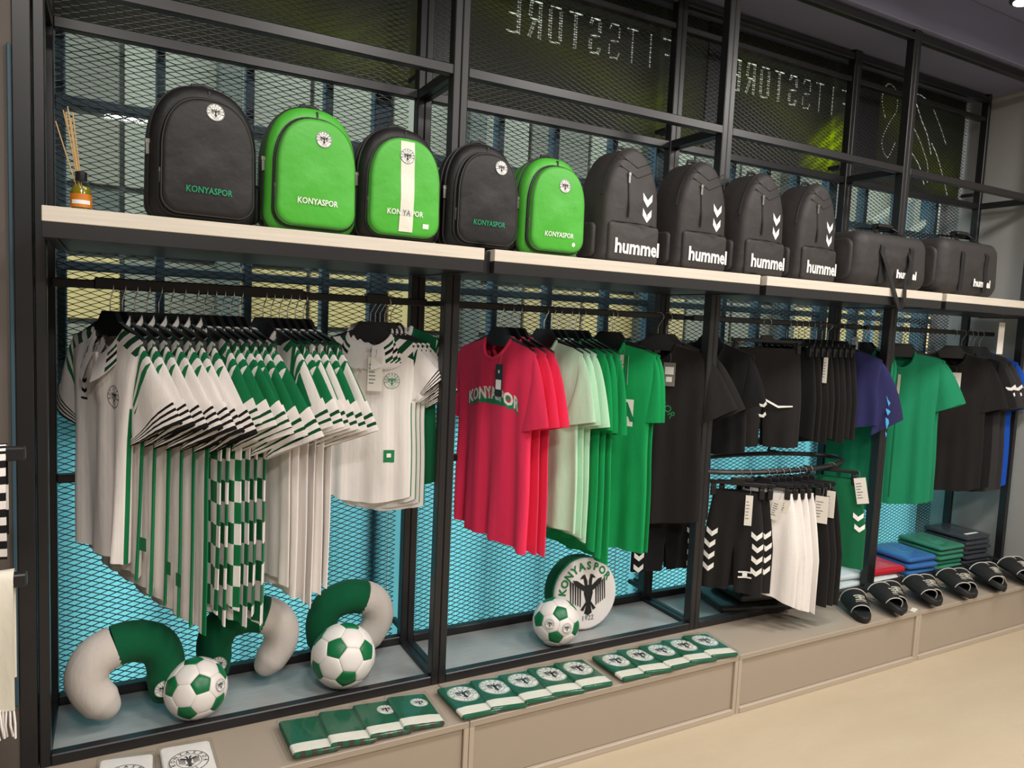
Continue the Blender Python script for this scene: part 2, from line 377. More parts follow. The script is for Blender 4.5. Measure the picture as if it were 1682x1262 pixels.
def eagle2d():
    V, F = [], []
    def poly(p):
        b = len(V); V.extend(p); F.append(tuple(range(b, b+len(p))))
    poly([(-.10, .20), (.10, .20), (.13, 0), (.07, -.22), (-.07, -.22), (-.13, 0)])                       # breast
    for s in (-1, 1):
        poly([(s*.02, .18), (s*.10, .18), (s*.13, .36), (s*.06, .40), (s*.02, .30)])                      # neck
        poly([(s*.06, .40), (s*.13, .36), (s*.23, .35), (s*.15, .44), (s*.08, .46)])                      # head and beak
        poly([(s*.10, .18), (s*.13, .05), (s*.38, .22), (s*.42, .34), (s*.30, .32)])                      # wing arm
        for k in range(5):                                                                                # feathers
            x = .20+.065*k; zt = .14+.04*k
            poly([(s*x, zt), (s*(x+.05), zt+.04), (s*(x+.045), -.30+.03*k), (s*(x+.015), -.34+.03*k)])
        poly([(s*.03, -.22), (s*.08, -.22), (s*.22, -.40), (s*.14, -.44)])                                # leg
    poly([(-.05, -.22), (.05, -.22), (.11, -.50), (0, -.56), (-.11, -.50)])                               # tail
    return np.array(V), F
_cr = {}
def crest2d(kind='small'):
    if kind not in _cr:
        L = [(disc2d(0, 1., 32), 0, 0)]
        ring = 2
        L.append((disc2d(.93, .975, 32), ring, 1)); L.append((disc2d(.60, .635, 32), ring, 1))
        L.append((arc_text('KONYASPOR', .78, .30, PI/2, 3.6, .02), 2, 1)); L.append((arc_text('1922', .78, .24, -PI/2, .75, .02, inward=True), 2, 1))
        v, f = eagle2d(); L.append(((v*.98, f), 1, 1)); _cr[kind] = L
    return _cr[kind]
def decal(name, items, mats, parent, surf=lambda x, z: np.zeros_like(x), at=(0, 0), scale=1., eps=.0012, rot=0., loc=(0, 0, 0), sx=1.):
    """items: [((verts2d, faces), material index, layer)]"""
    mb = MB(); c, q = math.cos(rot), math.sin(rot)
    for (v, f), mi, lay in items:
        v = np.asarray(v, float)*scale*np.array([sx, 1.])
        v = v@np.array([[c, q], [-q, c]])+np.array(at)
        y = surf(v[:, 0], v[:, 1])-eps-.0005*lay
        mb.add(np.column_stack([v[:, 0], y, v[:, 1]]), f, mi)
    me = mb.mesh(name, mats, False); return inst(name, me, parent, loc)
def crest(parent, at, r, surf=lambda x, z: np.zeros_like(x), name='crest', ink='print_black', disc='print_white', eps=.0015, sx=1., rot=0.):
    return decal(name, crest2d(), [disc, ink, ink if ink != 'print_black' else 'print_black'], parent, surf, at, r, eps, rot, sx=sx)
def two_chev(w, h, gap, t):
    v, f = chev2d(w, h, t); return [((v+np.array([0, gap/2]), f), 0, 0), ((v-np.array([0, gap/2]), f), 0, 0)]

# ================================================================ SETTING
T = [0., 1.169, 2.376, 3.570, 4.80]            # joints between the four rack bays
D = .345; FZ = -.249; PF = -.2665; RZ = 1.360
structure('floor', MB().box(-3, 8, -7, .9, FZ-.1, FZ), 'floor')
structure('ceiling', MB().box(-3, 8, -7, .62, 3.02, 3.1), 'ceiling')
structure('wall_right', MB().box(4.862, 4.95, -7, .62, FZ, 3.02), 'wall')
mb = MB().box(-1.6, -.066, .0, .62, FZ, 3.02); structure('wall_left', mb, 'wall_brown')
structure('wall_side', MB().box(-3, -2.9, -7, .6, FZ, 3.02), 'wall')
structure('wall_front', MB().box(-3, 8, -7.1, -7, FZ, 3.02), 'wall')
structure('wall_back', MB().box(-3, -1.6, .5, .62, FZ, 3.02), 'wall')
structure('wall_end', MB().box(4.95, 8, .5, .62, FZ, 3.02), 'wall')
structure('trim_1', MB().box(-.088, -.079, -.012, -.0005, .2, 1.95, .002), 'mullion')
structure('trim_2', MB().box(-.078, -.037, -.004, .36, FZ, 3.02, .002), 'black_metal')
# ceiling soffit over the rack, a step down with a seam
structure('ceiling_soffit', MB().box(-.06, 4.862, -.02, .6, 2.80, 3.02, .004), 'ceiling')
# glazing behind the mesh: frame members, clear panes, translucent cyan film panes
GY = .60
mx = [-.007, .294, .592, .884, 1.10, 1.274, 1.637, 1.921, 2.248, 2.53, 3.018, 3.276, 3.509, 3.80, 4.10, 4.42, 4.80]
wn = thing('window_1', None, None); wn['kind'] = 'structure'
for x in mx:
    wd = .030 if x not in (1.10, 2.53, 3.80) else .07
    MB().box(x-wd/2, x+wd/2, GY, GY+.06, FZ+.1, 3.0, .004).obj('mullion', 'mullion', wn, False)
for z in (FZ+.12, .93, 1.43, 1.975, 2.30):
    MB().box(-.07, 4.86, GY+.005, GY+.055, z-.016, z+.016, .004).obj('transom', 'mullion', wn, False)
xs = [-.066]+mx[1:]
for a, b in zip(xs[:-1], xs[1:]):
    MB().box(a, b, GY+.028, GY+.032, .93, 2.30).obj('pane', 'glass', wn, False)
for a, b in zip([-.07]+T[1:4], T[1:4]+[4.86]): MB().grid(np.array([[(a+.002+(b-a-.004)*i/8, GY-.012, FZ+(.945-FZ)*j/6) for i in range(9)] for j in range(7)])).obj('film_pane', 'film', wn, False)
structure('trim_3', MB().box(-.07, 4.86, GY-.02, GY+.08, FZ-.05, FZ+.11), 'dark_metal')
# storage plinth along the rack: each unit with its carcass and its recessed front panel
for i in range(5):
    a, b = (T[i], T[i+1]) if i < 4 else (-1.3, -.0)
    if i == 4: a, b = -1.3, -.075
    if i == 0: a = -.072
    lab = ['taupe storage plinth under the first rack, holding white and green scarf packs', 'taupe storage plinth under the second rack with rows of green scarf packs',
           'taupe storage plinth under the third rack with a bare top', 'taupe storage plinth at the right end carrying black slides', 'short taupe plinth end by the left wall'][i]
    if i == 4: continue
    p = thing('storage_plinth', lab, 'plinth', (0, 0, 0), 0, 'plinths under the racks')
    MB().box(a+.001, b-.001, PF, .42, -.022, 0, .002).obj('top_board', 'taupe', p, False)
    MB().box(a+.001, a+.019, PF+.001, .42, FZ, -.022, .001).obj('side_board', 'taupe_edge', p, False)
    MB().box(b-.019, b-.001, PF+.001, .42, FZ, -.022, .001).obj('side_board', 'taupe_edge', p, False)
    MB().box(a+.021, b-.021, PF+.010, PF+.028, FZ+.026, -.024, .001).obj('front_panel', 'taupe', p, False)
    MB().box(a+.019, b-.019, PF-.003, PF+.028, FZ, FZ+.024, .002).obj('kick_strip', 'taupe_edge', p, False)

# ================================================================ DISPLAY RACKS
def expanded_mesh(x0, x1, z0, z1, y):
    """diamond mesh of zigzag strands, real wire: each strand a square section ribbon"""
    px, pz = .049, .0197; nx = int((x1-x0)/px*2); V = []; Fc = []
    rows = int((z1-z0)/(pz/2)); hx = .0011; hz = .00125
    for r in range(rows):
        z = z0+pz/4+r*pz/2
        b0 = len(V)
        for k in range(nx+1):
            x = x0+(x1-x0)*k/nx; zz = z+(pz/4-.0008)*(1 if (k+r) % 2 else -1); yy = y+(.0025 if (k+r) % 2 else -.0025)
            V += [(x, yy-.0014, zz-hz), (x, yy+.0014, zz-hz), (x, yy+.0014, zz+hz), (x, yy-.0014, zz+hz)]
        for k in range(nx):
            a = b0+4*k
            for j in range(4): Fc.append((a+j, a+(j+1) % 4, a+4+(j+1) % 4, a+4+j))
    m = MB(); m.v = V; m.f = Fc; m.mi = [0]*len(Fc); m.uv = [(0, 0)]*len(V); return m
TOPZ = 2.80; ZA = 2.1326; PW = .027; PD = .044; MY = .452; RH = .034
rack_lab = ['black steel rack bay at the left end, hung with white and green jerseys', 'black steel rack bay second from left, hung with red to black tees',
            'black steel rack bay third from left, with shorts hung low', 'black steel rack bay at the right end beside the grey wall']
mesh_cache = None
RACK = []
for i in range(4):
    a, b = T[i], T[i+1]
    rk = thing('display_rack', rack_lab[i], 'rack', (a, 0, 0), 0, 'racks of the wall display'); RACK.append(rk); wd = b-a
    l0, l1 = (-.034 if i == 0 else .0006), wd-.0006
    def bar(name, *bx): return MB().box(*bx, .003).obj(name, 'black_metal', rk, False)
    for x in (l0, l1-PW):
        bar('post', x, x+PW, 0, PD, 0, TOPZ)
        bar('post', x, x+PW, D-PD/2, D+PD/2, 0, TOPZ)
        bar('base_brace', x, x+PW, PD, D-PD/2, .001, .030)
        bar('upper_brace', x, x+PW, PD, D-PD/2, ZA-.017, ZA+.017)
    s0, s1 = l0+PW, l1-PW
    for nm, y, z in (('base_rail', 0, .0), ('base_rail', D-.018, .012), ('upper_beam', 0, ZA-RH/2), ('upper_beam', D-.018, ZA-RH/2),
                     ('back_rail', D-.014, .750-.012), ('back_rail', D-.014, 2.652-.014), ('top_rail', 0, TOPZ-.05), ('top_rail', D-.018, TOPZ-.05)):
        bar(nm, s0, s1, y, y+(.034 if y == 0 else .036), z, z+(RH if 'back' not in nm else .026))
    bar('hanging_rail', s0, s1, .17-.010, .17+.010, RZ-.0125, RZ+.0125)
    for x in (s0, s1-.012): bar('rail_bracket', x, x+.012, .17+.010, D-.01, RZ-.010, RZ+.010)
    MB().box(s0, s1, .036, D-.02, .001, .016, .001).obj('floor_board', 'rack_floor', rk, False)
    for x in (l0, l1-PW):
        for z in (.06, 1.2, 2.2): bar('mesh_standoff', x+.003, x+PW-.003, D+PD/2, MY-.004, z, z+.02)
    o = expanded_mesh(s0-.01, s1+.01, -.10, TOPZ-.02, MY).obj('mesh_panel', 'black_metal', rk, False); o['kind'] = 'stuff'
# thick sleeves on the first rail
for x0, x1, nm in ((.10, .70, 'long'), (.915, .99, 'short')):
    m = MB().box(x0, x1, .17-.018, .17+.018, RZ-.0126, RZ+.021, .003)
    if nm == 'long': m.obj('rail_sleeve', 'black_metal', RACK[0], False)
    else: m.obj('rail_sleeve', 'black_metal', RACK[0], False)

# ---------------------------------------------------------------- upper shelves
S1, S2, S3, SY, SB = 1.5306, 1.4936, 1.4559, -.2327, .285
slab = ['pale shelf board at the left end under the reed diffuser and four backpacks', 'pale shelf second from left under green and dark backpacks',
        'pale shelf third from left under two dark backpacks and a duffel bag', 'pale shelf at the right end under the last duffel bag']
for i in range(4):
    a, b = T[i]+(.0 if i == 0 else .036), T[i+1]
    s = thing('display_shelf', slab[i], 'shelf', (0, 0, 0), 0, 'shelves above the rails')
    MB().box(a, b, SY, SB, S2, S1, .0015).obj('board', 'board', s, False)
    MB().box(a, b, SY+.002, SY+.03, S3, S2, .001).obj('front_bar', 'black_metal', s, False)
    MB().box(a+.03, b-.01, SY+.03, SB, S3+.004, S2, .001).obj('under_panel', 'black_metal', s, False)
    for x in (a+.002, b-.028): MB().box(x, x+.026, SY+.03, SB-.02, S3, S2-.001, .001).obj('side_bar', 'black_metal', s, False)
    if i: MB().box(T[i]+.001, T[i]+.035, SY+.03, SB-.05, S3, S1-.004, .001).obj('joint_bracket', 'black_metal', s, False)

# ---------------------------------------------------------------- dark banner with mirrored dotted lettering
bn = thing('store_banner', 'dark olive see-through banner with mirrored dotted lettering behind the upper mesh', 'banner', (0, .50, 0))
BZ0, BZ1 = 2.185, 2.80
for i, (a, b) in enumerate([(-.04, 1.235), (1.39, 2.69), (2.83, 3.80), (4.0, 4.84)]):
    P = np.array([[(x, 0, z) for x in np.linspace(a, b, 5)] for z in (BZ0, BZ1)]); uv = np.array([[(u, v) for u in np.linspace(0, 1, 5)] for v in (0, 1)])
    P2 = P.copy(); P2[:, :, 1] += .003
    MB().grid(P, 0, uv).grid(P2, 0, uv, True).obj('banner_panel', 'banner_sun_streak' if i == 2 else 'banner', bn, False)
for a, b in ((1.235, 1.39), (2.69, 2.83), (3.80, 4.0)):
    MB().box(a, b, -.01, .05, BZ0, BZ1, .003).obj('banner_post', 'dark_metal', bn, False)
def dots(pts, r, mb, y=-.002):
    for x, z in pts:
        v, f = disc2d(0, r, 6); mb.add(np.column_stack([v[:, 0]+x, np.full(len(v), y), v[:, 1]+z]), f)
GLY = {'E': [((0, 0), (0, 1)), ((0, 0), (.6, 0)), ((0, .5), (.5, .5)), ((0, 1), (.6, 1))], 'R': [((0, 0), (0, 1)), ((0, 1), (.5, 1)), ((.55, .95), (.6, .6)), ((0, .5), (.5, .5)), ((.3, .5), (.62, 0))],
       'O': [((0, .1), (0, .9)), ((.65, .1), (.65, .9)), ((.1, 0), (.55, 0)), ((.1, 1), (.55, 1))], 'T': [((.32, 0), (.32, 1)), ((0, 1), (.64, 1))],
       'S': [((.6, .85), (.5, 1)), ((.5, 1), (.1, 1)), ((.02, .9), (.02, .65)), ((.1, .52), (.5, .48)), ((.6, .35), (.6, .12)), ((.5, 0), (.1, 0)), ((.1, 0), (0, .15))],
       'I': [((.3, 0), (.3, 1))], 'F': [((0, 0), (0, 1)), ((0, 1), (.6, 1)), ((0, .52), (.45, .52))]}
def dotword(mb, s, x0, z0, h, pitch, bold):          # mirrored: runs right to left
    x = x0
    for ch, b in zip(s, bold):
        for (p, q) in GLY[ch]:
            n = max(2, int(math.hypot((q[0]-p[0])*.8, q[1]-p[1])*h/.011))
            for k in range(n+1):
                u = p[0]+(q[0]-p[0])*k/n; v = p[1]+(q[1]-p[1])*k/n
                pts = [(x-u*h*(.62 if not b else .56), z0+v*h)]
                if b: pts += [(pts[0][0]-.010, pts[0][1])]
                dots(pts, .0046, mb)
        x -= pitch
for x0 in (2.47, 3.735):
    mb = MB(); dotword(mb, 'FITSSTORE', x0, 2.515, .145, .103, [0, 0, 0, 0, 1, 1, 1, 1, 1]); mb.obj('mirrored_lettering', 'dots_glow', bn, False)['kind'] = 'stuff'
mb = MB()
def curve(pts, n=60):
    P = np.array(pts); t = np.linspace(0, len(P)-1, n); out = []
    for q in t:
        i = min(int(q), len(P)-2); u = q-i; p0, p1, p2, p3 = P[max(i-1, 0)], P[i], P[i+1], P[min(i+2, len(P)-1)]
        out.append(.5*((2*p1)+(-p0+p2)*u+(2*p0-5*p1+4*p2-p3)*u*u+(-p0+3*p1-3*p2+p3)*u**3))
    return out
for c in ([(4.06, 2.58), (4.02, 2.68), (4.06, 2.765), (4.14, 2.74), (4.16, 2.64), (4.10, 2.55), (4.05, 2.44), (4.11, 2.36), (4.17, 2.45)],
          [(4.25, 2.74), (4.36, 2.76), (4.48, 2.72), (4.58, 2.62), (4.66, 2.52)], [(4.34, 2.70), (4.40, 2.62), (4.47, 2.54), (4.52, 2.44)],
          [(4.24, 2.54), (4.31, 2.57), (4.38, 2.52), (4.45, 2.44), (4.50, 2.36), (4.51, 2.27)], [(4.52, 2.50), (4.58, 2.44), (4.65, 2.34), (4.72, 2.22)], [(4.25, 2.46), (4.33, 2.42), (4.42, 2.35), (4.48, 2.25)]):
    dots(curve(c), .0042, mb)
mb.obj('dotted_outline', 'dots_glow', bn, False)['kind'] = 'stuff'

# ---------------------------------------------------------------- outside the glass
structure('ground_outside', MB().box(-12, 26, .66, 16, -.5, -.42), 'ground')
bl = thing('exterior_building', 'grey and olive panelled building across the way, seen through the mesh', 'building', (0, 7.2, 0))
MB().box(-8, 22, .1, .6, -.42, 7.5).obj('wall', 'f3', bl, False)
pm = {}
rows = [(-.42, .5), (.5, 1.1), (1.1, 1.85), (1.85, 2.6), (2.6, 3.4), (3.4, 4.4)]
for j, (z0, z1) in enumerate(rows):
    for k in range(24):
        x = -5+k*1.05
        mat = R.choice(['f4', 'f5', 'f4', 'f2']) if j == 2 else R.choice(['f1', 'f2', 'f3', 'f6']) if j > 2 else R.choice(['f2', 'f6'])
        if (mat, j) not in pm: pm[(mat, j)] = MB().box(0, 1.0, 0, .1, z0+.03, z1-.03, .01).mesh('facade_panel', mat, False)
        inst('facade_panel', pm[(mat, j)], bl, (x, 0, 0))
for k in range(9): MB().box(-5.1+k*3.15, -4.85+k*3.15, -.35, 0, -.42, 7, .02).obj('column', 'f3', bl, False)
st = thing('outdoor_stair', 'steel stair with sloping rails outside the right end of the mesh', 'stair', (8.0, 3.4, 0))
for k, dz in enumerate((0, .45, .9)):
    MB().tube([(0, 0, 1.75+dz), (2.6, 0, 3.2+dz)], .05, 8).obj('sloping_rail', 'f6', st)
for k in range(6): MB().box(.1+k*.45, .16+k*.45, -.05, .05, -.42, 2.7+k*.25).obj('baluster', 'mullion', st, False)

cl = thing('ceiling_spotlight', 'round ceiling spotlight glowing at the top right corner', 'lamp', (3.66, -.42, 2.865))
MB().lathe([(.05, -.06), (.058, -.055), (.062, .0), (.062, .155)], 24).obj('housing', 'dark_metal', cl); MB().lathe([(.042, -.064), (.044, -.061), (.044, -.058)], 24).obj('lens', 'lamp', cl)

# ================================================================ GARMENTS
HT = 1.284                                      # top of a hanger's neck plate
_hg = {}
def hanger_meshes(hw):
    k = round(hw, 3)
    if k in _hg: return _hg[k]
    q = hw/.2
    pts = [(-.036, 0), (.036, 0), (.046, -.012), (.060, -.030), (.20*q, -.030-.36*(.20*q-.06)), (.202*q, -.066-.36*(.20*q-.06)), (.05, -.072), (-.05, -.072),
           (-.202*q, -.066-.36*(.20*q-.06)), (-.20*q, -.030-.36*(.20*q-.06)), (-.060, -.030), (-.046, -.012)]
    b = MB().prism(pts, -.007, .007).mesh('hanger_body', 'plastic', False)
    r = .0205; cz = RZ+.0125-r+.003-HT
    path = [(0, 0, -.004), (0, 0, cz-r-.020), (.006, 0, cz-r-.010)]
    path += [(r*math.cos(a), 0, cz+r*math.sin(a)) for a in np.linspace(-.9, PI+.35, 12)]
    h = MB().tube(path, .0017, 6).mesh('hook', 'steel')
    _hg[k] = (b, h); return _hg[k]
def hanger(label, X, th, hw=.2, y=.17, group=None):
    t = thing('clothes_hanger', label, 'hanger', (X, y, HT), -(PI/2-th), group)
    b, h = hanger_meshes(hw); inst('hanger_body', b, t); inst('hook', h, t); return t

class Shirt:
    """Cloth geometry in its own frame: x across (near side +), -y the front, z up; origin at the neck point on the shoulders."""
    def __init__(s, hw=.21, L=.74, nr=.075, slope=.36, nd=.085, th=.020, fold=.010, nf=2.6, seed=0, flare=.0, tail=.03, droop=0., pinch=0.):
        s.pinch = pinch
        s.hw, s.L, s.nr, s.slope, s.nd, s.th, s.fold, s.nf, s.flare, s.tail, s.droop = hw, L, nr, slope, nd, th, fold, nf, flare, tail, droop
        r = random.Random(seed); s.p = [r.uniform(0, 2*PI) for _ in range(6)]; s.q = [r.uniform(.8, 1.25) for _ in range(4)]
    def zt(s, u, front):
        x = np.abs(u*s.hw); c = np.sqrt(np.clip(1-(x/s.nr)**2, 0, 1))
        return np.where(x < s.nr, -(s.nd if front else .018)*c, -s.slope*(x-s.nr))
    def zh(s, u): return -s.L+s.tail*u*u-s.droop*np.maximum(u, 0)**2
    def w(s, v): return s.hw*(1-.05*np.exp(-((v-.42)/.22)**2)+s.flare*v)
    def F(s, u, v):
        a = s.fold*np.clip(v, 0, 1)**.8
        return a*(np.sin(s.nf*PI*u*s.q[0]+s.p[0]+.9*v)+.55*np.sin(2.1*s.nf*PI*u*s.q[1]+s.p[1]-1.2*v)+.25*np.sin(5.*PI*u+s.p[2]+2*v))*(1-.25*u*u)
    def y(s, u, v, front):
        base = np.sqrt(np.clip(1-u*u, 0, 1))**.8
        T = s.th*base*np.clip(v/.16, 0, 1)**.6
        x = np.abs(u*s.hw); y0 = s.nr*.5*np.sqrt(np.clip(1-(x/s.nr)**2, 0, 1))*np.clip(1-v/.2, 0, 1)
        return (-(T+y0) if front else (T*.8+y0))+s.F(u, v)-.06*u*u*s.hw
    def panel(s, front, N_=34, M_=20):
        u = np.sin(PI/2*np.linspace(-1, 1, N_)); v = np.linspace(0, 1, M_)**1.15
        U, V = np.meshgrid(u, v); zt, zh = s.zt(U, front), s.zh(U); Z = zt+(zh-zt)*V
        return np.stack([U*s.w(V)*(1-s.pinch*np.maximum(U, 0)*V**.6-.14*np.maximum(-U, 0)*V**.5), s.y(U, V, front), Z], -1), np.stack([U, Z], -1)
    def surf(s, x, z):
        x = np.asarray(x, float); z = np.asarray(z, float); v = np.full_like(x, .4)
        for _ in range(3):
            u = np.clip(x/s.w(v), -1, 1); u = np.clip(u*(1+s.pinch*np.maximum(u, 0)*v**.6), -1, 1); zt = s.zt(u, True); v = np.clip((z-zt)/(s.zh(u)-zt), 0, 1)
        return s.y(u, v, True)
    def body(s, mat, parent, name='body'):
        mb = MB()
        for fr in (True, False):
            P, uv = s.panel(fr); mb.grid(P, 0, uv, fr)
        return mb.obj(name, mat, parent, True, 60, True)
    def sleeve(s, sg, mat, parent, Ls=.25, a=40, cw=.085, tw=0., sth=.016, cuff=None, seed=0, cuff_len=.16, wave=.35):
        r = random.Random(seed+int(sg)); a = math.radians(a); tw = math.radians(tw)
        zt = -s.slope*(s.hw-s.nr); st = np.array([s.hw-.012, zt-.002]); sb = np.array([s.hw*(.955-.3*s.pinch*(sg > 0))-.016, zt-.205])
        Eo = st+Ls*np.array([math.sin(a), -math.cos(a)]); Ei = Eo+2*cw*np.array([-math.cos(a-.1), -math.sin(a-.1)])
        c1 = st+np.array([.045, -.025]); n, m = 18, 12; ph = r.uniform(0, 6)
        def ring(t, k=1.):
            top = (1-t)**2*st+2*t*(1-t)*c1+t*t*Eo; bot = sb+(Ei-sb)*t; c, h = (top+bot)/2, (top-bot)/2*k; o = []
            for j in range(n):
                f = 2*PI*j/n; p = c+h*math.cos(f); g = sth*(.35+.65*t)*k*math.sin(f)*(1+wave*math.sin(3*f+ph+3*t))
                yy = g+.008*t*math.sin(2.2*math.cos(f)+ph)-.06*s.hw
                dx = p[0]-(s.hw-.03); q = tw*t
                o.append((sg*((s.hw-.03)+dx*math.cos(q)-yy*math.sin(q)*0), yy*math.cos(q)+dx*math.sin(q), p[1]))
            return o
        def skin(ts, k, nm, mt, uvf):
            P = np.array([ring(t, k) for t in ts]); P = np.concatenate([P, P[:, :1]], 1)
            uv = np.array([[(j/n, uvf(t)) for j in range(n+1)] for t in ts]); return MB().grid(P, 0, uv).obj(nm, mt, parent, True, 60, True)
        te = 1-cuff_len if cuff else 1.
        skin(np.linspace(0, te+.02 if cuff else 1., m), 1., 'sleeve', mat, lambda t: t)
        if cuff: skin(np.linspace(1-cuff_len, 1.0, 5), 1.05, 'cuff', cuff, lambda t: (t-1+cuff_len)/cuff_len*.999)
    def band(s, mat, parent, r=.008):
        path = []
        for k in range(36):
            a = 2*PI*k/36; x = s.nr*math.sin(a)*.99; fr = math.cos(a) < 0
            z = -(s.nd if fr else .018)*math.sqrt(max(0, 1-(x/s.nr)**2)); y = (-1 if fr else 1)*s.nr*.5*math.sqrt(max(0, 1-(x/s.nr)**2))
            path.append((x, y-.06*(x/s.hw)**2*s.hw, z))
        MB().tube(path, r, 7, True).obj('neckband', mat, parent)
    def collar(s, mat, parent, h=.03, drop=.045):
        rows = []; K = 30; uv = []
        for k in range(K+1):
            ps = (k/K*2-1)*PI*.93; c = math.cos(ps); fwd = (1-c)/2
            x, y = s.nr*math.sin(ps), s.nr*.5*c; z = -s.nd*fwd**1.6+.004; e = 1+.9*max(0, fwd-.55)
            rows.append([(x*.97, y*.97, z-.005), (x*.99, y*1.0+.004*c, z+h*(1-.45*fwd)), (x*1.06, y*1.12, z+h*(1.05-.5*fwd)), (x*1.28, y*1.5-.004*fwd, z-drop*.35*e), (x*1.40, y*1.7-.008*fwd, z-drop*e)])
            uv.append([(k/K, q) for q in (0, .3, .5, .8, 1.)])
        P = np.array(rows); uv = np.array(uv); mb = MB().grid(P, 0, uv)
        P2 = P.copy(); P2[:, 2:, 1] -= .0; mb.obj('collar', mat, parent, True, 60)

def prtag(parent, x, z, surf, w=.045, h=.10, mat='card', seed=0, string=.05, lean=0., gap=.012):
    """swing ticket on its string with its printed lines"""
    y = float(np.min(surf(np.array([x, x]), np.array([z, z-h]))))-gap
    ob = MB().box(-w/2, w/2, -.0008, .0008, -h, 0).obj('price_tag', mat, parent, False, loc=(x, y, z)); ob.rotation_euler = (0, lean, 0)
    MB().tube([(0, 0, -.006), (.004, .004, string*.5), (0, gap*.8, string)], .0007, 5).obj('tag_string', 'print_grey', ob)
    r = random.Random(seed); it = []
    for k in range(6):
        a = r.uniform(.5, .8)*w/2; it.append((rect2d(-w*.40, -w*.40+a*1.3, -h*(.2+.11*k)-.004, -h*(.2+.11*k)), 0, 0))
    if mat == 'card_dark': it = [(rect2d(-w*.38, w*.38, -h*.78, -h*.48), 0, 0), (rect2d(-w*.1, w*.1, -h*.28, -h*.18), 0, 0)]
    if mat == 'card_grey': it = [(rect2d(-w*.36, w*.36, -h*.5, -h*.18), 0, 0), (rect2d(-w*.25, w*.25, -h*.82, -h*.6), 0, 0)]
    decal('tag_print', it, 'print_white' if mat in ('card_dark', 'card_grey') else 'print_grey', ob, eps=.0012); return ob

NTH = ['leftmost', 'second from left', 'third from left', 'fourth from left', 'fifth from left', 'sixth from left', 'seventh from left', 'eighth from left', 'ninth from left']
def polo(label, X, th, hw, L, seed, group, body='jersey_white', sl='sleeve_white', cuff='cuff_black', col='collar_stripe', a=30, Ls=.25, cw=.085, tw=-38, far_tw=0, fold=.008, tht=.013, droop=0., crew=False, y=.17, sth=.013, cuff_len=.2, z=None, nd=.085, far=True, pinch=0.):
    t = thing('polo_jersey' if not crew else 'football_jersey', label, 'jersey', (X, y, (HT-.036) if z is None else z), -(PI/2-th), group)
    s = Shirt(hw, L, th=tht, fold=fold, seed=seed, droop=droop, nd=nd, pinch=pinch); s.body(body, t)
    s.sleeve(1, sl, t, Ls, a, cw, tw, sth, cuff, seed, cuff_len)
    if far: s.sleeve(-1, sl, t, Ls, a-6, cw, far_tw, sth, cuff, seed, cuff_len)
    if crew: s.band(cuff if cuff else sl, t)
    else: s.collar(col, t)
    return t, s

# ---- first rail: white polo jerseys
rd = math.radians
GW = 'white polo jerseys on the first rail'
for k, (X, L) in enumerate(zip([.140, .172, .204, .237, .270, .302, .336], [.69, .74, .79, .82, .86, .89, .92])):
    lab = ('white polo jersey facing out with open collar, leftmost on the first rail' if k == 0 else
           'white polo jersey with black-striped cuff, %s on the first rail' % NTH[k])
    t, s = polo(lab, X, rd(27-.4*k), .205, L, 10+k, GW, 'jersey_white_plain' if k == 0 else 'jersey_white', nd=.115 if k == 0 else .085, droop=.05, tht=.034 if k == 0 else .012, fold=.012 if k == 0 else .006, a=30, Ls=.255+.006*k, cw=.092, tw=24, pinch=.5-.055*k)
    if k == 0:
        crest(t, (.085, -.21), .034, s.surf, disc='cloth_white')
        decal('chest_emblem', two_chev(.03, .018, .03, .011)+[(rect2d(-.018, .018, -.042, -.036), 0, 0)], 'print_black', t, s.surf, (-.085, -.19))
        MB().box(-.008, .008, -.004, .004, -.16, -.085).obj('placket', 'cloth_white', t, False, loc=(0, float(s.surf(np.array([0.]), np.array([-.12]))[0]), 0))
    if k in (1, 3, 4): decal('hem_badge', [(rect2d(-.016, .016, -.02, .02), 0, 0)], 'print_green', t, s.surf, (.15, -L+.10))
    hanger('black hanger carrying the white polo jersey that is %s on the first rail' % NTH[k], X, rd(27-.4*k), .19, group='black hangers of the white jerseys')
# green jerseys with checked fronts
GG = 'green checked jerseys on the first rail'
for k, X in enumerate([.372, .398, .424, .450, .476, .502]):
    L = [.86, .90, .86, .92, .88, .93][k]
    t, s = polo('green jersey with white chevron shoulders and checked lower body, %s of its group' % NTH[k], X, rd(25), .21, L, 40+k, GG, 'jersey_check', 'sleeve_green', 'cuff_green', crew=True,
                a=27+2*(k % 3), Ls=.25+.012*k, cw=.10, tw=24, pinch=.2, fold=.009, tht=.010, droop=.05, cuff_len=.2)
    if k == 3: prtag(t, .12, -.10, s.surf, .05, .06, 'card_grey', 5)
    hanger('black hanger carrying the green checked jersey that is %s of its group' % NTH[k], X, rd(25), .19, group='black hangers of the green checked jerseys')
GS = 'green and white striped jerseys on the first rail'
for k, X in enumerate([.575, .600, .626, .652, .678, .704]):
    L = [.80, .84, .86, .88, .84, .82][k]
    M['jersey_stripe_%d' % k] = fabric('striped_jersey_cloth_%d' % k, GREEN, pat_stripe(1.2+.1*k, .15*k, -.3))
    t, s = polo('white jersey with broad green stripes and chevron shoulders, %s of its group' % NTH[k], X, rd(25), .205, L, 60+k, GS, 'jersey_stripe_%d' % k, 'sleeve_stripe' if k % 3 != 1 else 'sleeve_green', 'cuff_green', crew=True,
                a=27, Ls=.27+.004*k, cw=.10, tw=26, pinch=.15, fold=.008, tht=.010, droop=.05, cuff_len=.22)
    hanger('black hanger of the striped jersey that is %s' % NTH[k], X, rd(25), .19, group='black hangers of the striped jerseys')
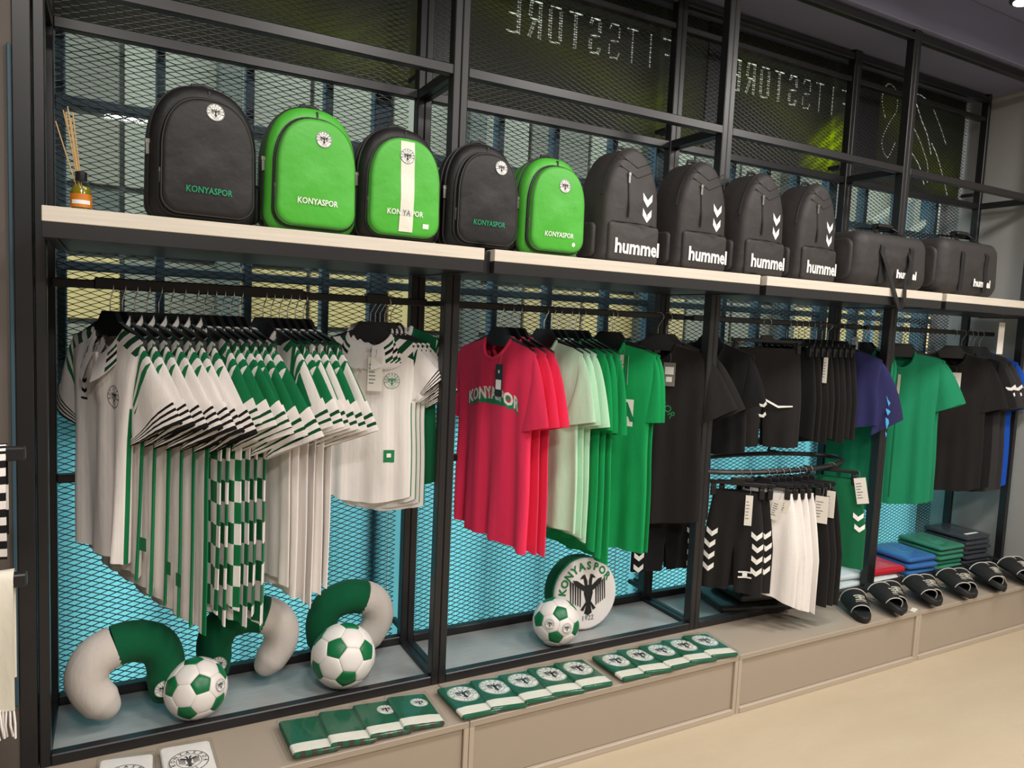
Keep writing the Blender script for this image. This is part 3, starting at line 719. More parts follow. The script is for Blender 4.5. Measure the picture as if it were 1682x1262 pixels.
# one dark green jersey peeking out behind, then the small white polos at the end of the rail
t, s = polo('dark green jersey with white shoulder chevrons mostly hidden behind the small white polo', 1.012, rd(58), .180, .58, 77, None, 'cloth_dgreen', 'sleeve_green', 'cuff_green', crew=True, a=12, Ls=.14, cw=.07, tw=0, y=.18, z=HT-.012)
hanger('black hanger of the half hidden dark green jersey', 1.012, rd(58), .155, y=.18)
GK = 'small white polo jerseys at the end of the first rail'
for k, X in enumerate([.935, .952, .969, .986]):
    lab = 'small white polo jersey with striped collar and price tag at the rail end' if k == 0 else 'small white polo jersey behind the price-tagged one, %s of four' % ['', 'second', 'third', 'last'][k]
    t, s = polo(lab, X, rd(58), .165, .60+.012*k, 80+k, GK, 'jersey_white_plain', 'sleeve_whitek', 'cuff_black', a=44-3*k, Ls=.165+.012*k, cw=.062, tw=0, tht=.026 if k == 0 else .010, fold=.007, cuff_len=.22, nd=.07, far=(k == 0), sth=.012)
    if k == 0:
        crest(t, (.088, -.165), .028, s.surf, ink='print_green', disc='cloth_white')
        decal('chest_emblem', two_chev(.03, .016, .024, .010)+[(rect2d(-.03, .03, -.034, -.028), 0, 0)], 'print_black', t, s.surf, (-.075, -.15))
        decal('hem_badge', [(rect2d(-.018, .018, -.022, .022), 0, 0), (rect2d(-.007, .007, -.004, .010), 1, 1)], ['print_green', 'print_white'], t, s.surf, (.085, -.43))
        decal('neck_label', [(rect2d(-.022, .022, -.014, .014), 0, 0)], 'print_black', t, lambda x, z: np.full_like(x, .026), (.012, -.038))
        prtag(t, .035, -.085, s.surf, .05, .115, 'card', 3, .03, gap=.02)
    hanger('black hanger holding the small white polo that is %s of four' % ['front', 'second', 'third', 'last'][k], X, rd(58), .15, group='black hangers of the small white polos')

# ---- second rail: tees
def tee(label, X, th, hw, L, cl, seed, group=None, a=36, Ls=.24, cw=.10, tw=12, tht=.02, fold=.010, y=.17, band=True, sth=.018, name='tee_shirt', far=True, droop=0., nd=.085, far_tw=0):
    t = thing(name, label, 'shirt', (X, y, HT-.036), -(PI/2-th), group)
    s = Shirt(hw, L, th=tht, fold=fold, seed=seed, droop=droop, nd=nd); s.body(cl, t)
    s.sleeve(1, cl, t, Ls, a, cw, tw, sth, None, seed)
    if far: s.sleeve(-1, cl, t, Ls, a-4, cw, far_tw, sth, None, seed)
    if band: s.band(cl, t)
    return t, s
def arch_text(s, size, curve=.0, bold=.03):
    v, f = text2d(s, size, bold, .76); x = v[:, 0]; v = np.column_stack([x, v[:, 1]-curve*x*x]); return v, f
for k, X in enumerate([1.443, 1.486, 1.522]):
    t, s = tee('red cotton tee, front one with white club lettering on the chest' if k == 0 else 'red cotton tee behind the lettered one, %s of three' % ['', 'middle', 'last'][k], X, rd(13), .225, .77+.01*k, 'cloth_red', 100+k, 'red tees on the second rail',
               tht=.04 if k == 0 else .015, fold=.016 if k == 0 else .008, droop=.05, a=20, cw=.10, tw=2, Ls=.27)
    if k == 0:
        v, f = arch_text('KONYASPOR', .064, 1.6, .035)
        decal('chest_lettering', [((v+np.array([.004, -.014]), f), 1, 0), ((v, f), 0, 2)], ['print_white', 'print_teal'], t, s.surf, (.02, -.215), 1.)
        decal('lettering_shade', [(rect2d(-.10, .11, -.010, .008, 10, 1), 0, 0)], 'print_green', t, s.surf, (.02, -.245), 1., .001)
        prtag(t, .085, -.10, s.surf, .04, .12, 'card_dark', 4, .05, gap=.02)
    hanger('black hanger holding the %s red tee' % ['front', 'middle', 'last'][k], X, rd(13), .20, group='black hangers of the red tees')
for k, X in enumerate([1.640, 1.672, 1.702]):
    t, s = tee('pale mint green tee, %s of three beside the red tees' % ['front', 'middle', 'last'][k], X, rd(17), .215, [.72, .74, .76][k], 'cloth_mint', 110+k, 'mint tees on the second rail', tht=.03 if k == 0 else .014, fold=.012 if k == 0 else .008, droop=.05, a=18, tw=2, Ls=.26+.01*k)
    if k == 0: prtag(t, .10, -.13, s.surf, .04, .09, 'card_dark', 4, .03)
    hanger('black hanger holding the %s mint tee' % ['front', 'middle', 'last'][k], X, rd(17), .20, group='black hangers of the mint tees')
for k, X in enumerate([1.752, 1.784, 1.816]):
    t, s = tee('bright green tee, %s of three in front of the printed green tee' % ['front', 'middle', 'last'][k], X, rd(15), .215, [.80, .83, .86][k], 'cloth_green', 120+k, 'green tees on the second rail', tht=.016, fold=.012, droop=.05, a=12, tw=0, Ls=.29+.01*k)
    hanger('black hanger holding the %s plain green tee' % ['front', 'middle', 'last'][k], X, rd(15), .20, group='black hangers of the plain green tees')
for k, X in enumerate([1.950, 1.972]):
    t, s = tee('bright green tee with white block letters and a two-tone price tag' if k == 0 else 'bright green tee right behind the one with white block letters', X, rd(33), .215, .86, 'cloth_green', 130+k, None, tht=.036 if k == 0 else .014, fold=.013, a=11, tw=-6, Ls=.27, cw=.10, droop=.03)
    if k == 0:
        v, f = text2d('KONYA', .10, .05)
        decal('chest_lettering', [(rect2d(-.175, .175, -.055, .055, 12, 2), 0, 0), ((v, f), 1, 1)], ['print_white', 'print_green'], t, s.surf, (-.035, -.29), 1.)
        o = prtag(t, .09, -.055, s.surf, .05, .12, 'card', 8, .035, gap=.02)
        decal('tag_stripe', [(rect2d(.006, .025, -.12, 0), 0, 0)], 'print_green', o, eps=.0016)
        decal('neck_label', [(disc2d(0, .009, 12), 0, 0), (rect2d(.014, .034, -.006, .006), 0, 0)], 'print_white', t, lambda x, z: np.full_like(x, .026), (0, -.04))
    hanger('black hanger holding the %s' % ['lettered green tee', 'green tee behind the lettered one'][k], X, rd(33), .20)
for k, X in enumerate([2.262, 2.118, 2.215]):
    if k == 1: continue
    t, s = tee('black tee with faded green arched lettering and grey price tag by the rack post' if k == 2 else 'black tee mostly hidden behind the lettered black tee', X, rd(47), .225, .79, 'cloth_black', 140+k, None, tht=.032 if k == 2 else .014, fold=.012, a=33, tw=0, Ls=.25, cw=.09)
    if k == 2:
        v, f = arc_text('KONYASPOR', .11, .042, PI/2, 2.2, .012)
        decal('chest_lettering', [((v, f), 0, 0), (disc2d(0, .008, 8), 0, 0)], 'print_green', t, s.surf, (-.02, -.36), 1.)
        prtag(t, .06, -.085, s.surf, .05, .10, 'card_grey', 9, .04, gap=.02)
        decal('neck_label', [(disc2d(0, .011, 12), 0, 0), (rect2d(.016, .044, -.004, .008), 0, 0), (rect2d(-.008, .044, -.018, -.013), 0, 0)], 'print_white', t, lambda x, z: np.full_like(x, .028), (-.03, -.045))
    hanger('black hanger holding the %s black tee' % ['', '', 'lettered'][k] if k == 2 else 'black hanger of the black tee hidden behind the lettered one', X, rd(47), .20)

# ---- shorts on clip hangers
def shorts(label, X, y, zt, th, hw=.17, L=.42, cl='cloth_black', seed=0, group=None, tht=.02, fold=.008, chev=None, name='shorts', badge=False, drop=.0, waist=.62, cat='shorts'):
    """zt: height of the waist; hangs by its waistband"""
    t = thing(name, label, cat, (X, y, zt), -(PI/2-th), group); r = random.Random(seed); ph = [r.uniform(0, 6) for _ in range(4)]
    wz = lambda v: hw*(waist+(1-waist)*np.clip(v/.55, 0, 1)**.8); cr = .55
    def yf(x, v, fr):
        W = wz(v); c = W/2; u = np.clip((np.abs(x)-c)/c, -1, 1)
        b = tht*np.clip(1-u*u, 0, 1)**.4*(.55+.45*np.clip(v/.4, 0, 1)); b = np.where(v < cr, np.maximum(b, tht*np.clip(1-(x/W)**2, 0, 1)**.4*.8), b)
        return (-b if fr else b)+fold*np.clip(v+.1, 0, 1)*(np.sin(6*x/hw+ph[0])+.5*np.sin(13*x/hw+ph[1]+v))
    mb = MB()
    for sg in (-1, 1):
        for fr in (True, False):
            u = np.sin(PI/2*np.linspace(-1, 1, 16)); v = np.linspace(0, 1, 12); U, V = np.meshgrid(u, v); W = wz(V); g = .012*np.clip((V-cr)/(1-cr), 0, 1)
            x = sg*(W/2*(1+U)+g*(1-U)/2); P = np.stack([x, yf(x, V, fr), -V*L-drop*np.maximum(x/hw, 0)*V], -1)
            mb.grid(P, 0, np.stack([U, V], -1), fr != (sg < 0))
    mb.obj('legs', cl, t, True, 60, True)
    ring = []
    for k in range(40):
        a = 2*PI*k/40; W = hw*waist; yy = (tht*.75)*math.sin(a)*(1+.12*math.sin(9*a)); ring.append((W*1.01*math.cos(a), yy))
    P = np.array([[(x, y_, z) for x, y_ in ring+ring[:1]] for z in (.004, -.012, -.030)]); MB().grid(P).obj('waistband', cl, t, True, 60, True)
    sf = lambda x, z: yf(np.asarray(x), np.clip(-np.asarray(z)/L, 0, 1), True)
    if chev:
        for sg in (1, -1):
            for k in range(chev):
                v, f = chev2d(.046, .040, .022); z = -L*.42-k*.052; xx = sg*(float(wz(np.array([-z/L]))[0])-.030)
                if -z < L-.01: decal('chevron', [((v, f), 0, 0)], 'print_white', t, sf, (xx, z), eps=.004)
    if badge: decal('leg_badge', [(rect2d(-.028, .028, .008, .015, 10), 0, 0), (rect2d(-.028, .028, -.015, -.008, 10), 0, 0), (rect2d(-.010, .010, -.008, .008), 0, 0)], 'print_white', t, sf, (hw*.42, -L*.82), eps=.007)
    return t, sf
_cl = {}
def clip_hanger(label, X, y, zt, th, rail_z, hw=.12, group=None):
    t = thing('clip_hanger', label, 'hanger', (X, y, zt), -(PI/2-th), group); h = rail_z-zt; k = (round(hw, 3), round(h, 3))
    if k not in _cl:
        bar = MB().box(-hw-.02, hw+.02, -.006, .006, .028, .044, .002).box(-.03, .03, -.006, .006, .04, .062, .003).mesh('bar', 'plastic', False)
        cl = MB().box(-.012, .012, -.022, .022, -.022, .024, .004).box(-.006, .006, -.014, .014, .02, .034).mesh('clip', 'plastic', False)
        r = .019; cz = h+.0125-r+.003; path = [(0, 0, .058), (0, 0, max(.062, cz-r-.006))]+[(r*math.cos(a), 0, cz+r*math.sin(a)) for a in np.linspace(-.9, PI+.35, 12)]
        _cl[k] = (bar, cl, MB().tube(path, .0017, 6).mesh('hook', 'steel'))
    b, c, hk = _cl[k]; inst('bar', b, t); inst('clip', c, t, (-hw, 0, 0)); inst('clip', c, t, (hw, 0, 0)); inst('hook', hk, t); return t

# third bay, upper rail
ZU = 1.235
t, s = tee('black sports tee with white chevrons on the sleeve, left end of the third rail', 2.50, rd(34), .20, .50, 'cloth_black2', 150, None, tht=.02, a=26, Ls=.22, tw=-15)
for q in (-.05, -.095):
    v, f = chev2d(.03, .022, .013); decal('sleeve_chevron', [((v, f), 0, 0)], 'print_white', t, lambda x, z: np.full_like(x, -.022)-.03, (.27, -.20+q), rot=.4)
hanger('black hanger of the chevron sleeved sports tee on the third rail', 2.515, rd(34), .20)
t, sf = shorts('black training shorts facing out with thin white piping, hung high on the third rail', 2.82, .12, ZU, rd(66), .19, .46, 'cloth_black', 160, None, .03, .008, None, waist=.86)
decal('white_piping', [((np.array([(-.17, -.16), (-.165, -.152), (.06, -.262), (.06, -.272)]), [(0, 3, 2, 1)]), 0, 0), ((np.array([(.06, -.262), (.06, -.272), (.13, -.266), (.13, -.260)]), [(0, 1, 2, 3)]), 0, 0)], 'print_white', t, lambda x, z: np.full_like(x, -.042))
clip_hanger('black clip hanger of the piped black training shorts', 2.82, .12, ZU, rd(66), RZ, .15)
for k in range(8):
    X = 2.985+.042*k
    t, sf = shorts('black shorts hung edge on, %s in the packed row on the third rail' % NTH[k], X, .15, ZU-.01, rd(16), .17, .38+.012*(k % 3), 'cloth_black' if k % 2 else 'cloth_black2', 170+k, 'packed black shorts on the third rail', .014, .006, waist=.8, drop=.03)
    if k == 2: prtag(t, .15, -.02, lambda x, z: np.full_like(x, -.01), .02, .12, 'card', 3, .03)
    clip_hanger('black clip hanger of the packed black shorts that is %s' % NTH[k], X, .15, ZU-.01, rd(16), RZ, .12, 'clip hangers of the packed black shorts')
NT_ = rd(50)
t, s = tee('navy sports tee with light blue sleeve print, right end of the third rail', 3.395, rd(24), .21, .40, 'cloth_navy', 185, None, tht=.03, a=30, Ls=.34, cw=.10, tw=50, sth=.02)
hanger('black hanger of the navy sports tee', 3.395, rd(24), .20)
t2 = MB()
for w_, h_, z in ((.040, .075, -.20), (.028, .036, -.285), (.022, .06, -.330), (.010, .03, -.40)):
    q = np.array([(-w_/2, 0), (w_*.3, -.01), (w_/2, -h_*.5), (0, -h_), (-w_*.4, -h_*.4)]); dx = .07+q[:, 0]
    t2.add(np.column_stack([.18+dx*math.cos(NT_)+.030*math.sin(NT_), -.012+dx*math.sin(NT_)-.030*math.cos(NT_), z+q[:, 1]]), [(0, 4, 3, 2, 1)])
t2.obj('sleeve_print', 'print_blue', t, False)
for k, X in enumerate([3.575, 3.597]):
    t, s = tee('green sports polo partly behind the navy tee, %s' % ['farther left', 'just left of the post'][k], X, rd(9), .165, .84, 'cloth_green2', 188+k, None, tht=.012, a=2, Ls=.22, tw=0, fold=.012)
    if k == 1: prtag(t, -.02, .06, lambda x, z: np.full_like(x, -.05), .03, .11, 'card', 5, .02)
    hanger('black hanger of the green sports polo %s' % ['behind the navy tee', 'just left of the rack post'][k], X, rd(9), .155)
# fourth bay
for k, X in enumerate([3.895, 3.925]):
    t, s = tee('green sports polo with white half zip facing out on the fourth rail' if k == 0 else 'green sports polo hidden behind the half zip one', X, rd(44), .205, .84, 'cloth_green2', 195+k, None, tht=.035 if k == 0 else .014, a=30, Ls=.25, cw=.08, tw=0, fold=.010, nd=.10)
    if k == 0:
        decal('zip', [(rect2d(-.007, .007, -.30, -.13, 1, 6), 0, 0)], 'print_silver', t, s.surf); 
        decal('front_seam', [(rect2d(-.003, .003, -.80, -.30, 1, 10), 0, 0)], 'cloth_dgreen', t, s.surf)
        MB().tube([(.078*math.sin(a), .042*math.cos(a), -.012-.012*math.cos(a)) for a in np.linspace(-1.4, 1.4, 12)], .006, 6).obj('inner_collar_tape', 'print_silver', t)
    hanger('black hanger of the green half zip polo' if k == 0 else 'black hanger behind the half zip polo', X, rd(44), .19)
tees4 = [(4.36, 'black', 'black sports tee with white inner collar and price tag on the fourth rail', .80), (4.45, 'black2', 'black sports tee with white sleeve chevrons behind the tagged one', .80), (4.52, 'grey', 'dark grey sports tee with white sleeve chevrons near the right end', .82), (4.57, 'grey', 'dark grey sports tee second last before the blue one', .82), (4.63, 'blue', 'bright blue sports tee at the right end of the fourth rail', .80)]
for k, (X, cl, lab, L) in enumerate(tees4):
    t, s = tee(lab, X, rd(46), .205, L, 'cloth_'+cl, 200+k, None, tht=.034 if k == 0 else .012, a=24, Ls=.27, cw=.085, tw=-12, fold=.010, far=(k == 0), y=.165)
    if k == 0:
        MB().tube([(.078*math.sin(a), .042*math.cos(a), -.012-.012*math.cos(a)) for a in np.linspace(-1.4, 1.4, 12)], .005, 6).obj('inner_collar_tape', 'print_silver', t)
        prtag(t, .015, -.115, s.surf, .055, .115, 'card', 12, .03, gap=.02)
    else:
        for q in (0, -.045):
            v, f = chev2d(.05, .030, .018)
            decal('sleeve_chevron', [((v, f), 0, 0)], 'print_white', t, lambda x, z: np.full_like(x, -.030)+.02*(x-.26), (.262, -.19+q), rot=.35)
    hanger('black hanger of the %s' % ['tagged black sports tee', 'chevron sleeved black tee', 'first dark grey tee', 'second dark grey tee', 'blue tee'][k], X, rd(46), .19, y=.165)
# low oval ring in the third bay with shorts around it
RLZ = .700
rg = thing('garment_ring', 'low oval black garment ring hung with black, white and green shorts', 'rail', (2.84, .10, RLZ))
MB().tube([(.50*math.cos(a), .19*math.sin(a), 0) for a in np.linspace(0, 2*PI, 48, endpoint=False)], .0115, 8, True).obj('ring', 'black_metal', rg)
for x in (-.3, .3): MB().tube([(x, .15, 0), (x, D-.10, .0), (x, D-.10-.012, .045)], .009, 8).obj('ring_arm', 'black_metal', rg)
RG = [(2.525, -.02, 46, .130, .43, 'black', 4, True, 'black shorts with white side chevrons and leg badge on the low ring'),
      (2.565, .02, 44, .130, .42, 'black2', 4, False, 'black shorts with chevrons tucked behind the badged pair'),
      (2.655, -.092, 36, .165, .44, 'white', 0, False, 'white shorts facing out on the low ring'),
      (2.697, -.094, 33, .165, .455, 'white', 0, False, 'white shorts second from left on the low ring'),
      (2.737, -.094, 31, .165, .47, 'white', 0, False, 'white shorts third from left on the low ring'),
      (2.775, -.090, 30, .165, .48, 'white', 0, False, 'white shorts at the right end of the white ones'),
      (2.835, -.085, 30, .17, .49, 'black2', 0, False, 'plain black shorts just right of the white ones'),
      (2.878, -.080, 30, .17, .49, 'black', 0, False, 'plain black shorts with price tag, middle of three on the low ring'),
      (2.920, -.075, 30, .17, .49, 'black2', 0, False, 'plain black shorts nearest the green pair'),
      (3.11, -.02, 40, .17, .40, 'dgreen', 2, False, 'dark green shorts with white chevrons at the right end of the low ring')]
for k, (X, y, th, hw, L, cl, cv, bd, lab) in enumerate(RG):
    y = .10-.19*math.sqrt(max(0, 1-((X-2.84)/.50)**2)); zt = RLZ-.085+(.03 if cl == 'dgreen' else 0)
    t, sf = shorts(lab, X, y, zt, rd(th), hw, L, 'cloth_'+cl, 220+k, None, .030 if k in (0, 2, 9) else .013, .014 if cl == 'white' else .007, cv, badge=bd, waist=.72, drop=.05 if cl == 'white' else .02)
    clip_hanger('black clip hanger of the '+' '.join(lab.split(' on the low')[0].split()[:10]), X, y, zt, rd(th), RLZ, .10)
    if k == 0: prtag(t, .05, .0, sf, .03, .13, 'card', 21, .03, gap=.03)
    if k == 7: prtag(t, .10, -.01, lambda x, z: np.full_like(x, -.02), .055, .12, 'card', 22, .03, gap=.04)
    if k == 8: prtag(t, .10, .01, lambda x, z: np.full_like(x, -.02), .055, .12, 'card', 23, .03, gap=.03)
    if k == 9: prtag(t, .12, .02, sf, .05, .12, 'card', 24, .03, gap=.03, lean=-.2)
    if k in (2, 3): prtag(t, .07, -.02, sf, .04, .09, 'card', 25+k, .03, gap=.03, lean=.2)
# face-out arm at the end of the second bay with two chevron shorts
fa = thing('faceout_arm', 'short black face-out arm under the black tees, holding chevron shorts', 'rail', (2.35, 0, .60))
MB().box(-.0125, .0125, .15, D-.02, -.0125, .0125, .002).obj('arm', 'black_metal', fa, False); MB().box(-.02, .02, D-.03, D-.015, -.02, .16, .002).obj('arm_plate', 'black_metal', fa, False)
for k, (y, X) in enumerate([(.185, 2.335), (.235, 2.38)]):
    t, sf = shorts('black shorts with a column of white chevrons hanging below the black tees, %s' % ['front pair', 'rear pair'][k], X, y, .520, rd(82), .165, .30, 'cloth_black2', 240+k, None, .02, .007, 4, waist=.8)
    clip_hanger('black clip hanger of the %s chevron shorts below the black tees' % ['front', 'rear'][k], X, y, .520, rd(82), .60, .10)
# hanging slip ticket under the shelf
t = thing('hanging_ticket', 'long white paper ticket hanging from the shelf over the black sports tees', 'tag', (4.345, -.10, 1.30))
MB().box(-.028, .028, -.001, .001, -.05, .12).obj('card', 'card', t, False); MB().tube([(0, 0, .12), (0, -.004, .19), (0, 0, .225)], .001, 5).obj('string', 'print_grey', t)

# ================================================================ BAGS ON THE SHELF
def arch(w, h, e=2.4, zs=.5, rb=.045, taper=0., n=22):
    P = []
    for k in range(7):
        a = -PI/2+PI/2*k/6; P.append((w/2-rb+rb*math.cos(a), rb+rb*math.sin(a)))
    for k in range(1, n):
        a = PI*k/n; c, s_ = math.cos(a), math.sin(a)
        P.append((w/2*math.copysign(abs(c)**(2/e), c), zs*h+(1-zs)*h*abs(s_)**(2/e)))
    for k in range(7):
        a = PI+PI/2*k/6; P.append((-w/2+rb+rb*math.cos(a), rb+rb*math.sin(a)))
    return np.array([(x*(1-taper*z/h), z) for x, z in P])
def rrect(w, h, r, n=6):
    P = []
    for cx, cy, a0 in ((w/2-r, r, -PI/2), (w/2-r, h-r, 0), (-w/2+r, h-r, PI/2), (-w/2+r, r, PI)):
        for k in range(n): a = a0+PI/2*k/(n-1); P.append((cx+r*math.cos(a), cy+r*math.sin(a)))
    return np.array(P)
class Puff:
    """rounded slab from an outline; depth runs from d0 (back) to d1 (front), bevelled and bulged"""
    def __init__(s, out, d0, d1, bev=.02, bulge=.01, wob=0., seed=0, steps=4):
        s.o, s.d0, s.d1, s.bulge = np.asarray(out, float), d0, d1, bulge; sg = 1 if d1 > d0 else -1; s.sg = sg
        s.c = (s.o.max(0)+s.o.min(0))/2; size = (s.o.max(0)-s.o.min(0))/2; r = random.Random(seed); ph = [r.uniform(0, 6) for _ in range(4)]
        s.rings = []; s.ph = ph; s.wob = wob
        def ring(ins, d): s.rings.append((1-ins/size, d))
        dep = abs(d1-d0); bb = min(bev, dep/2)
        ring(bev*1.2, d0)
        for k in range(steps+1): a = PI/2*k/steps; ring(bev*(1-math.sin(a)), d0+sg*bb*(1-math.cos(a)))
        for k in range(steps+1): a = PI/2*k/steps; ring(bev*(1-math.cos(a)), d1-sg*bb*(1-math.sin(a)))
        s.edge = 1-bev/size.min()
    def rho(s, x, z):
        q = s.o-s.c; A = np.arctan2(q[:, 1], q[:, 0]); rr = np.hypot(q[:, 0], q[:, 1]); i = np.argsort(A)
        dx, dz = np.asarray(x, float)-s.c[0], np.asarray(z, float)-s.c[1]
        return np.hypot(dx, dz)/np.interp(np.arctan2(dz, dx), A[i], rr[i], period=2*PI)
    def front(s, x, z):
        r = np.clip(s.rho(x, z)/s.edge, 0, 1); x = np.asarray(x, float); z = np.asarray(z, float)
        return s.d1+s.sg*s.bulge*(1-r*r)+s.wob*(1-r**4)*(np.sin(31*x+19*z+s.ph[0])+.6*np.sin(47*z-23*x+s.ph[1]))
    def mb(s, up=False, mb=None, mi=0):
        V = []; n = len(s.o); q = s.o-s.c
        for sc, d in s.rings:
            for p in q*sc+s.c: V.append((p[0], d, p[1]))
        base = len(s.rings)
        for f in (.8, .6, .4, .2):
            p = q*s.rings[-1][0]*f+s.c; y = s.front(p[:, 0], p[:, 1])
            for a, b in zip(p, y): V.append((a[0], b, a[1]))
        y0 = s.front(np.array([s.c[0]]), np.array([s.c[1]]))[0]; V.append((s.c[0], y0, s.c[1])); m = base+4
        F = [(i*n+j, i*n+(j+1) % n, (i+1)*n+(j+1) % n, (i+1)*n+j) for i in range(m-1) for j in range(n)]
        F += [((m-1)*n+j, (m-1)*n+(j+1) % n, m*n) for j in range(n)]+[tuple(range(n))]
        V = np.array(V); lo, hi = s.o.min(0), s.o.max(0); uv = np.column_stack([(V[:, 0]-lo[0])/(hi[0]-lo[0]), (V[:, 2]-lo[1])/(hi[1]-lo[1])])
        if up: V = V[:, [0, 2, 1]]
        return (mb or MB()).add(V, F, mi, uv)
    def rim(s, d, k=1.): return [(p[0], d, p[1]) for p in (s.o-s.c)*k+s.c]
def zippull(parent, x, y, z, h=.03, rz=0):
    MB().box(-.0045, .0045, -.004, .001, -h, 0, .001).box(-.006, .006, -.005, .002, -.004, .008, .001).obj('zip_pull', 'pull', parent, False, loc=(x, y, z))
def ribbon(path, wdir, w, t=.003):
    P = np.array(path, float); wd = np.array(wdir, float); T_ = np.gradient(P, axis=0); nrm = np.cross(T_, wd); nrm /= np.linalg.norm(nrm, axis=1)[:, None]+1e-9
    V = []; n = len(P)
    for i in range(n):
        for a, b in ((-1, -1), (1, -1), (1, 1), (-1, 1)): V.append(P[i]+wd*w/2*a+nrm[i]*t/2*b)
    F = [(4*i+j, 4*i+(j+1) % 4, 4*i+4+(j+1) % 4, 4*i+4+j) for i in range(n-1) for j in range(4)]+[(0, 1, 2, 3), (4*n-4, 4*n-3, 4*n-2, 4*n-1)]
    return MB().add(V, F)
GB = 'club backpacks on the shelf'
def backpack(label, X, y, rz, w_, h, body, pocket, txt, cz, cx, tz, stripe=False, tape='zip', star=False, side='nylon_black'):
    t = thing('backpack', label, 'backpack', (X, y, S1), rz, GB)
    o = arch(w_, h, 2.5, .50, .05, .03); b = Puff(o, .075, -.060, .030, .004, .0015, 3); b.mb().obj('body', body, t)
    for d in (-.022, .012): MB().tube(b.rim(d, 1.004), .0042, 6, True).obj('main_zip', 'zip', t)
    po = arch(w_*.86, h*.84, 2.5, .48, .045, .02)+np.array([0, .018]); p = Puff(po, -.052, -.094, .014, .010, .0022, 5)
    p.mb().obj('front_pocket', pocket, t)
    MB().tube(p.rim(-.064, 1.012), .0055, 6, True).obj('pocket_zip', tape, t)
    MB().tube(p.rim(-.086, .985), .0016, 5, True).obj('piping', 'piping_grey', t)
    MB().tube([(-.03, -.0, h-.008), (-.026, -.0, h+.010), (0, -.0, h+.014), (.026, -.0, h+.010), (.03, -.0, h-.008)], .005, 6).obj('grab_handle', 'zip', t)
    for sx in (-1, 1):
        sp = Puff(rrect(.085, h*.30, .02), 0, -.018, .01, .004); q = sp.mb().obj('side_pocket', side, t, loc=(sx*(w_/2-.004), .01, .02)); q.rotation_euler = (0, 0, -sx*PI/2)if sx < 0 else (0, 0, PI/2)
    sf = p.front
    zippull(t, -w_*.40-.004, -.070, h*.34, .03); zippull(t, -w_/2-.002, -.026, h*.55, .032)
    MB().box(-.003, .003, -.01, 0, -.012, .012).obj('top_seam', 'zip', t, False, loc=(.005, -.05, h*.93))
    if stripe:
        zz = np.linspace(po[:, 1].min()+.012, po[:, 1].max()-.012, 12); decal('white_stripe', [(rect2d(-.024, .020, zz[0], zz[-1], 3, 14), 0, 0)], 'nylon_white', t, sf, (0, 0), 1., .0006)
        decal('leg_badge', [(rect2d(-.010, .010, -.007, .007), 0, 0)], 'print_white', t, sf, (w_*.24, .052))
    if star: decal('leg_badge', [(disc2d(0, .008, 5), 0, 0)], 'print_white', t, sf, (w_*.24, .045))
    crest(t, (cx, cz), .0225, sf, eps=.0018)
    v, f = text2d('KONYASPOR', .023, .018, .86)
    decal('lettering', [((v, f), 0, 0)], txt, t, sf, (-.002 if not stripe else -.006, tz), 1., .0018)
    if stripe:
        v, f = text2d('YA', .023, .018, .86); decal('lettering', [((v, f), 0, 0)], 'print_grey', t, sf, (-.003, tz), 1., .0026)
    return t
backpack('large black backpack with round crest and green lettering, leftmost on the shelf', .362, -.095, rd(7), .275, .362, 'nylon_black', 'nylon_black', 'print_teal', .288, .012, .082)
backpack('bright green backpack with white lettering, right of the big black one', .650, -.095, rd(5), .268, .358, 'nylon_green', 'nylon_green', 'print_white', .262, .012, .086)
backpack('black backpack with green front and white centre stripe', .918, -.095, rd(3), .265, .345, 'nylon_black', 'nylon_green', 'print_white', .252, -.004, .085, True)
backpack('smaller black backpack with green lettering between the two green ones', 1.197, -.095, rd(3), .255, .340, 'nylon_black', 'nylon_black', 'print_teal', .262, .035, .082)
backpack('small bright green backpack beside the charcoal ones', 1.462, -.095, rd(2), .250, .335, 'nylon_green', 'nylon_green', 'print_white', .235, .012, .072, star=True)
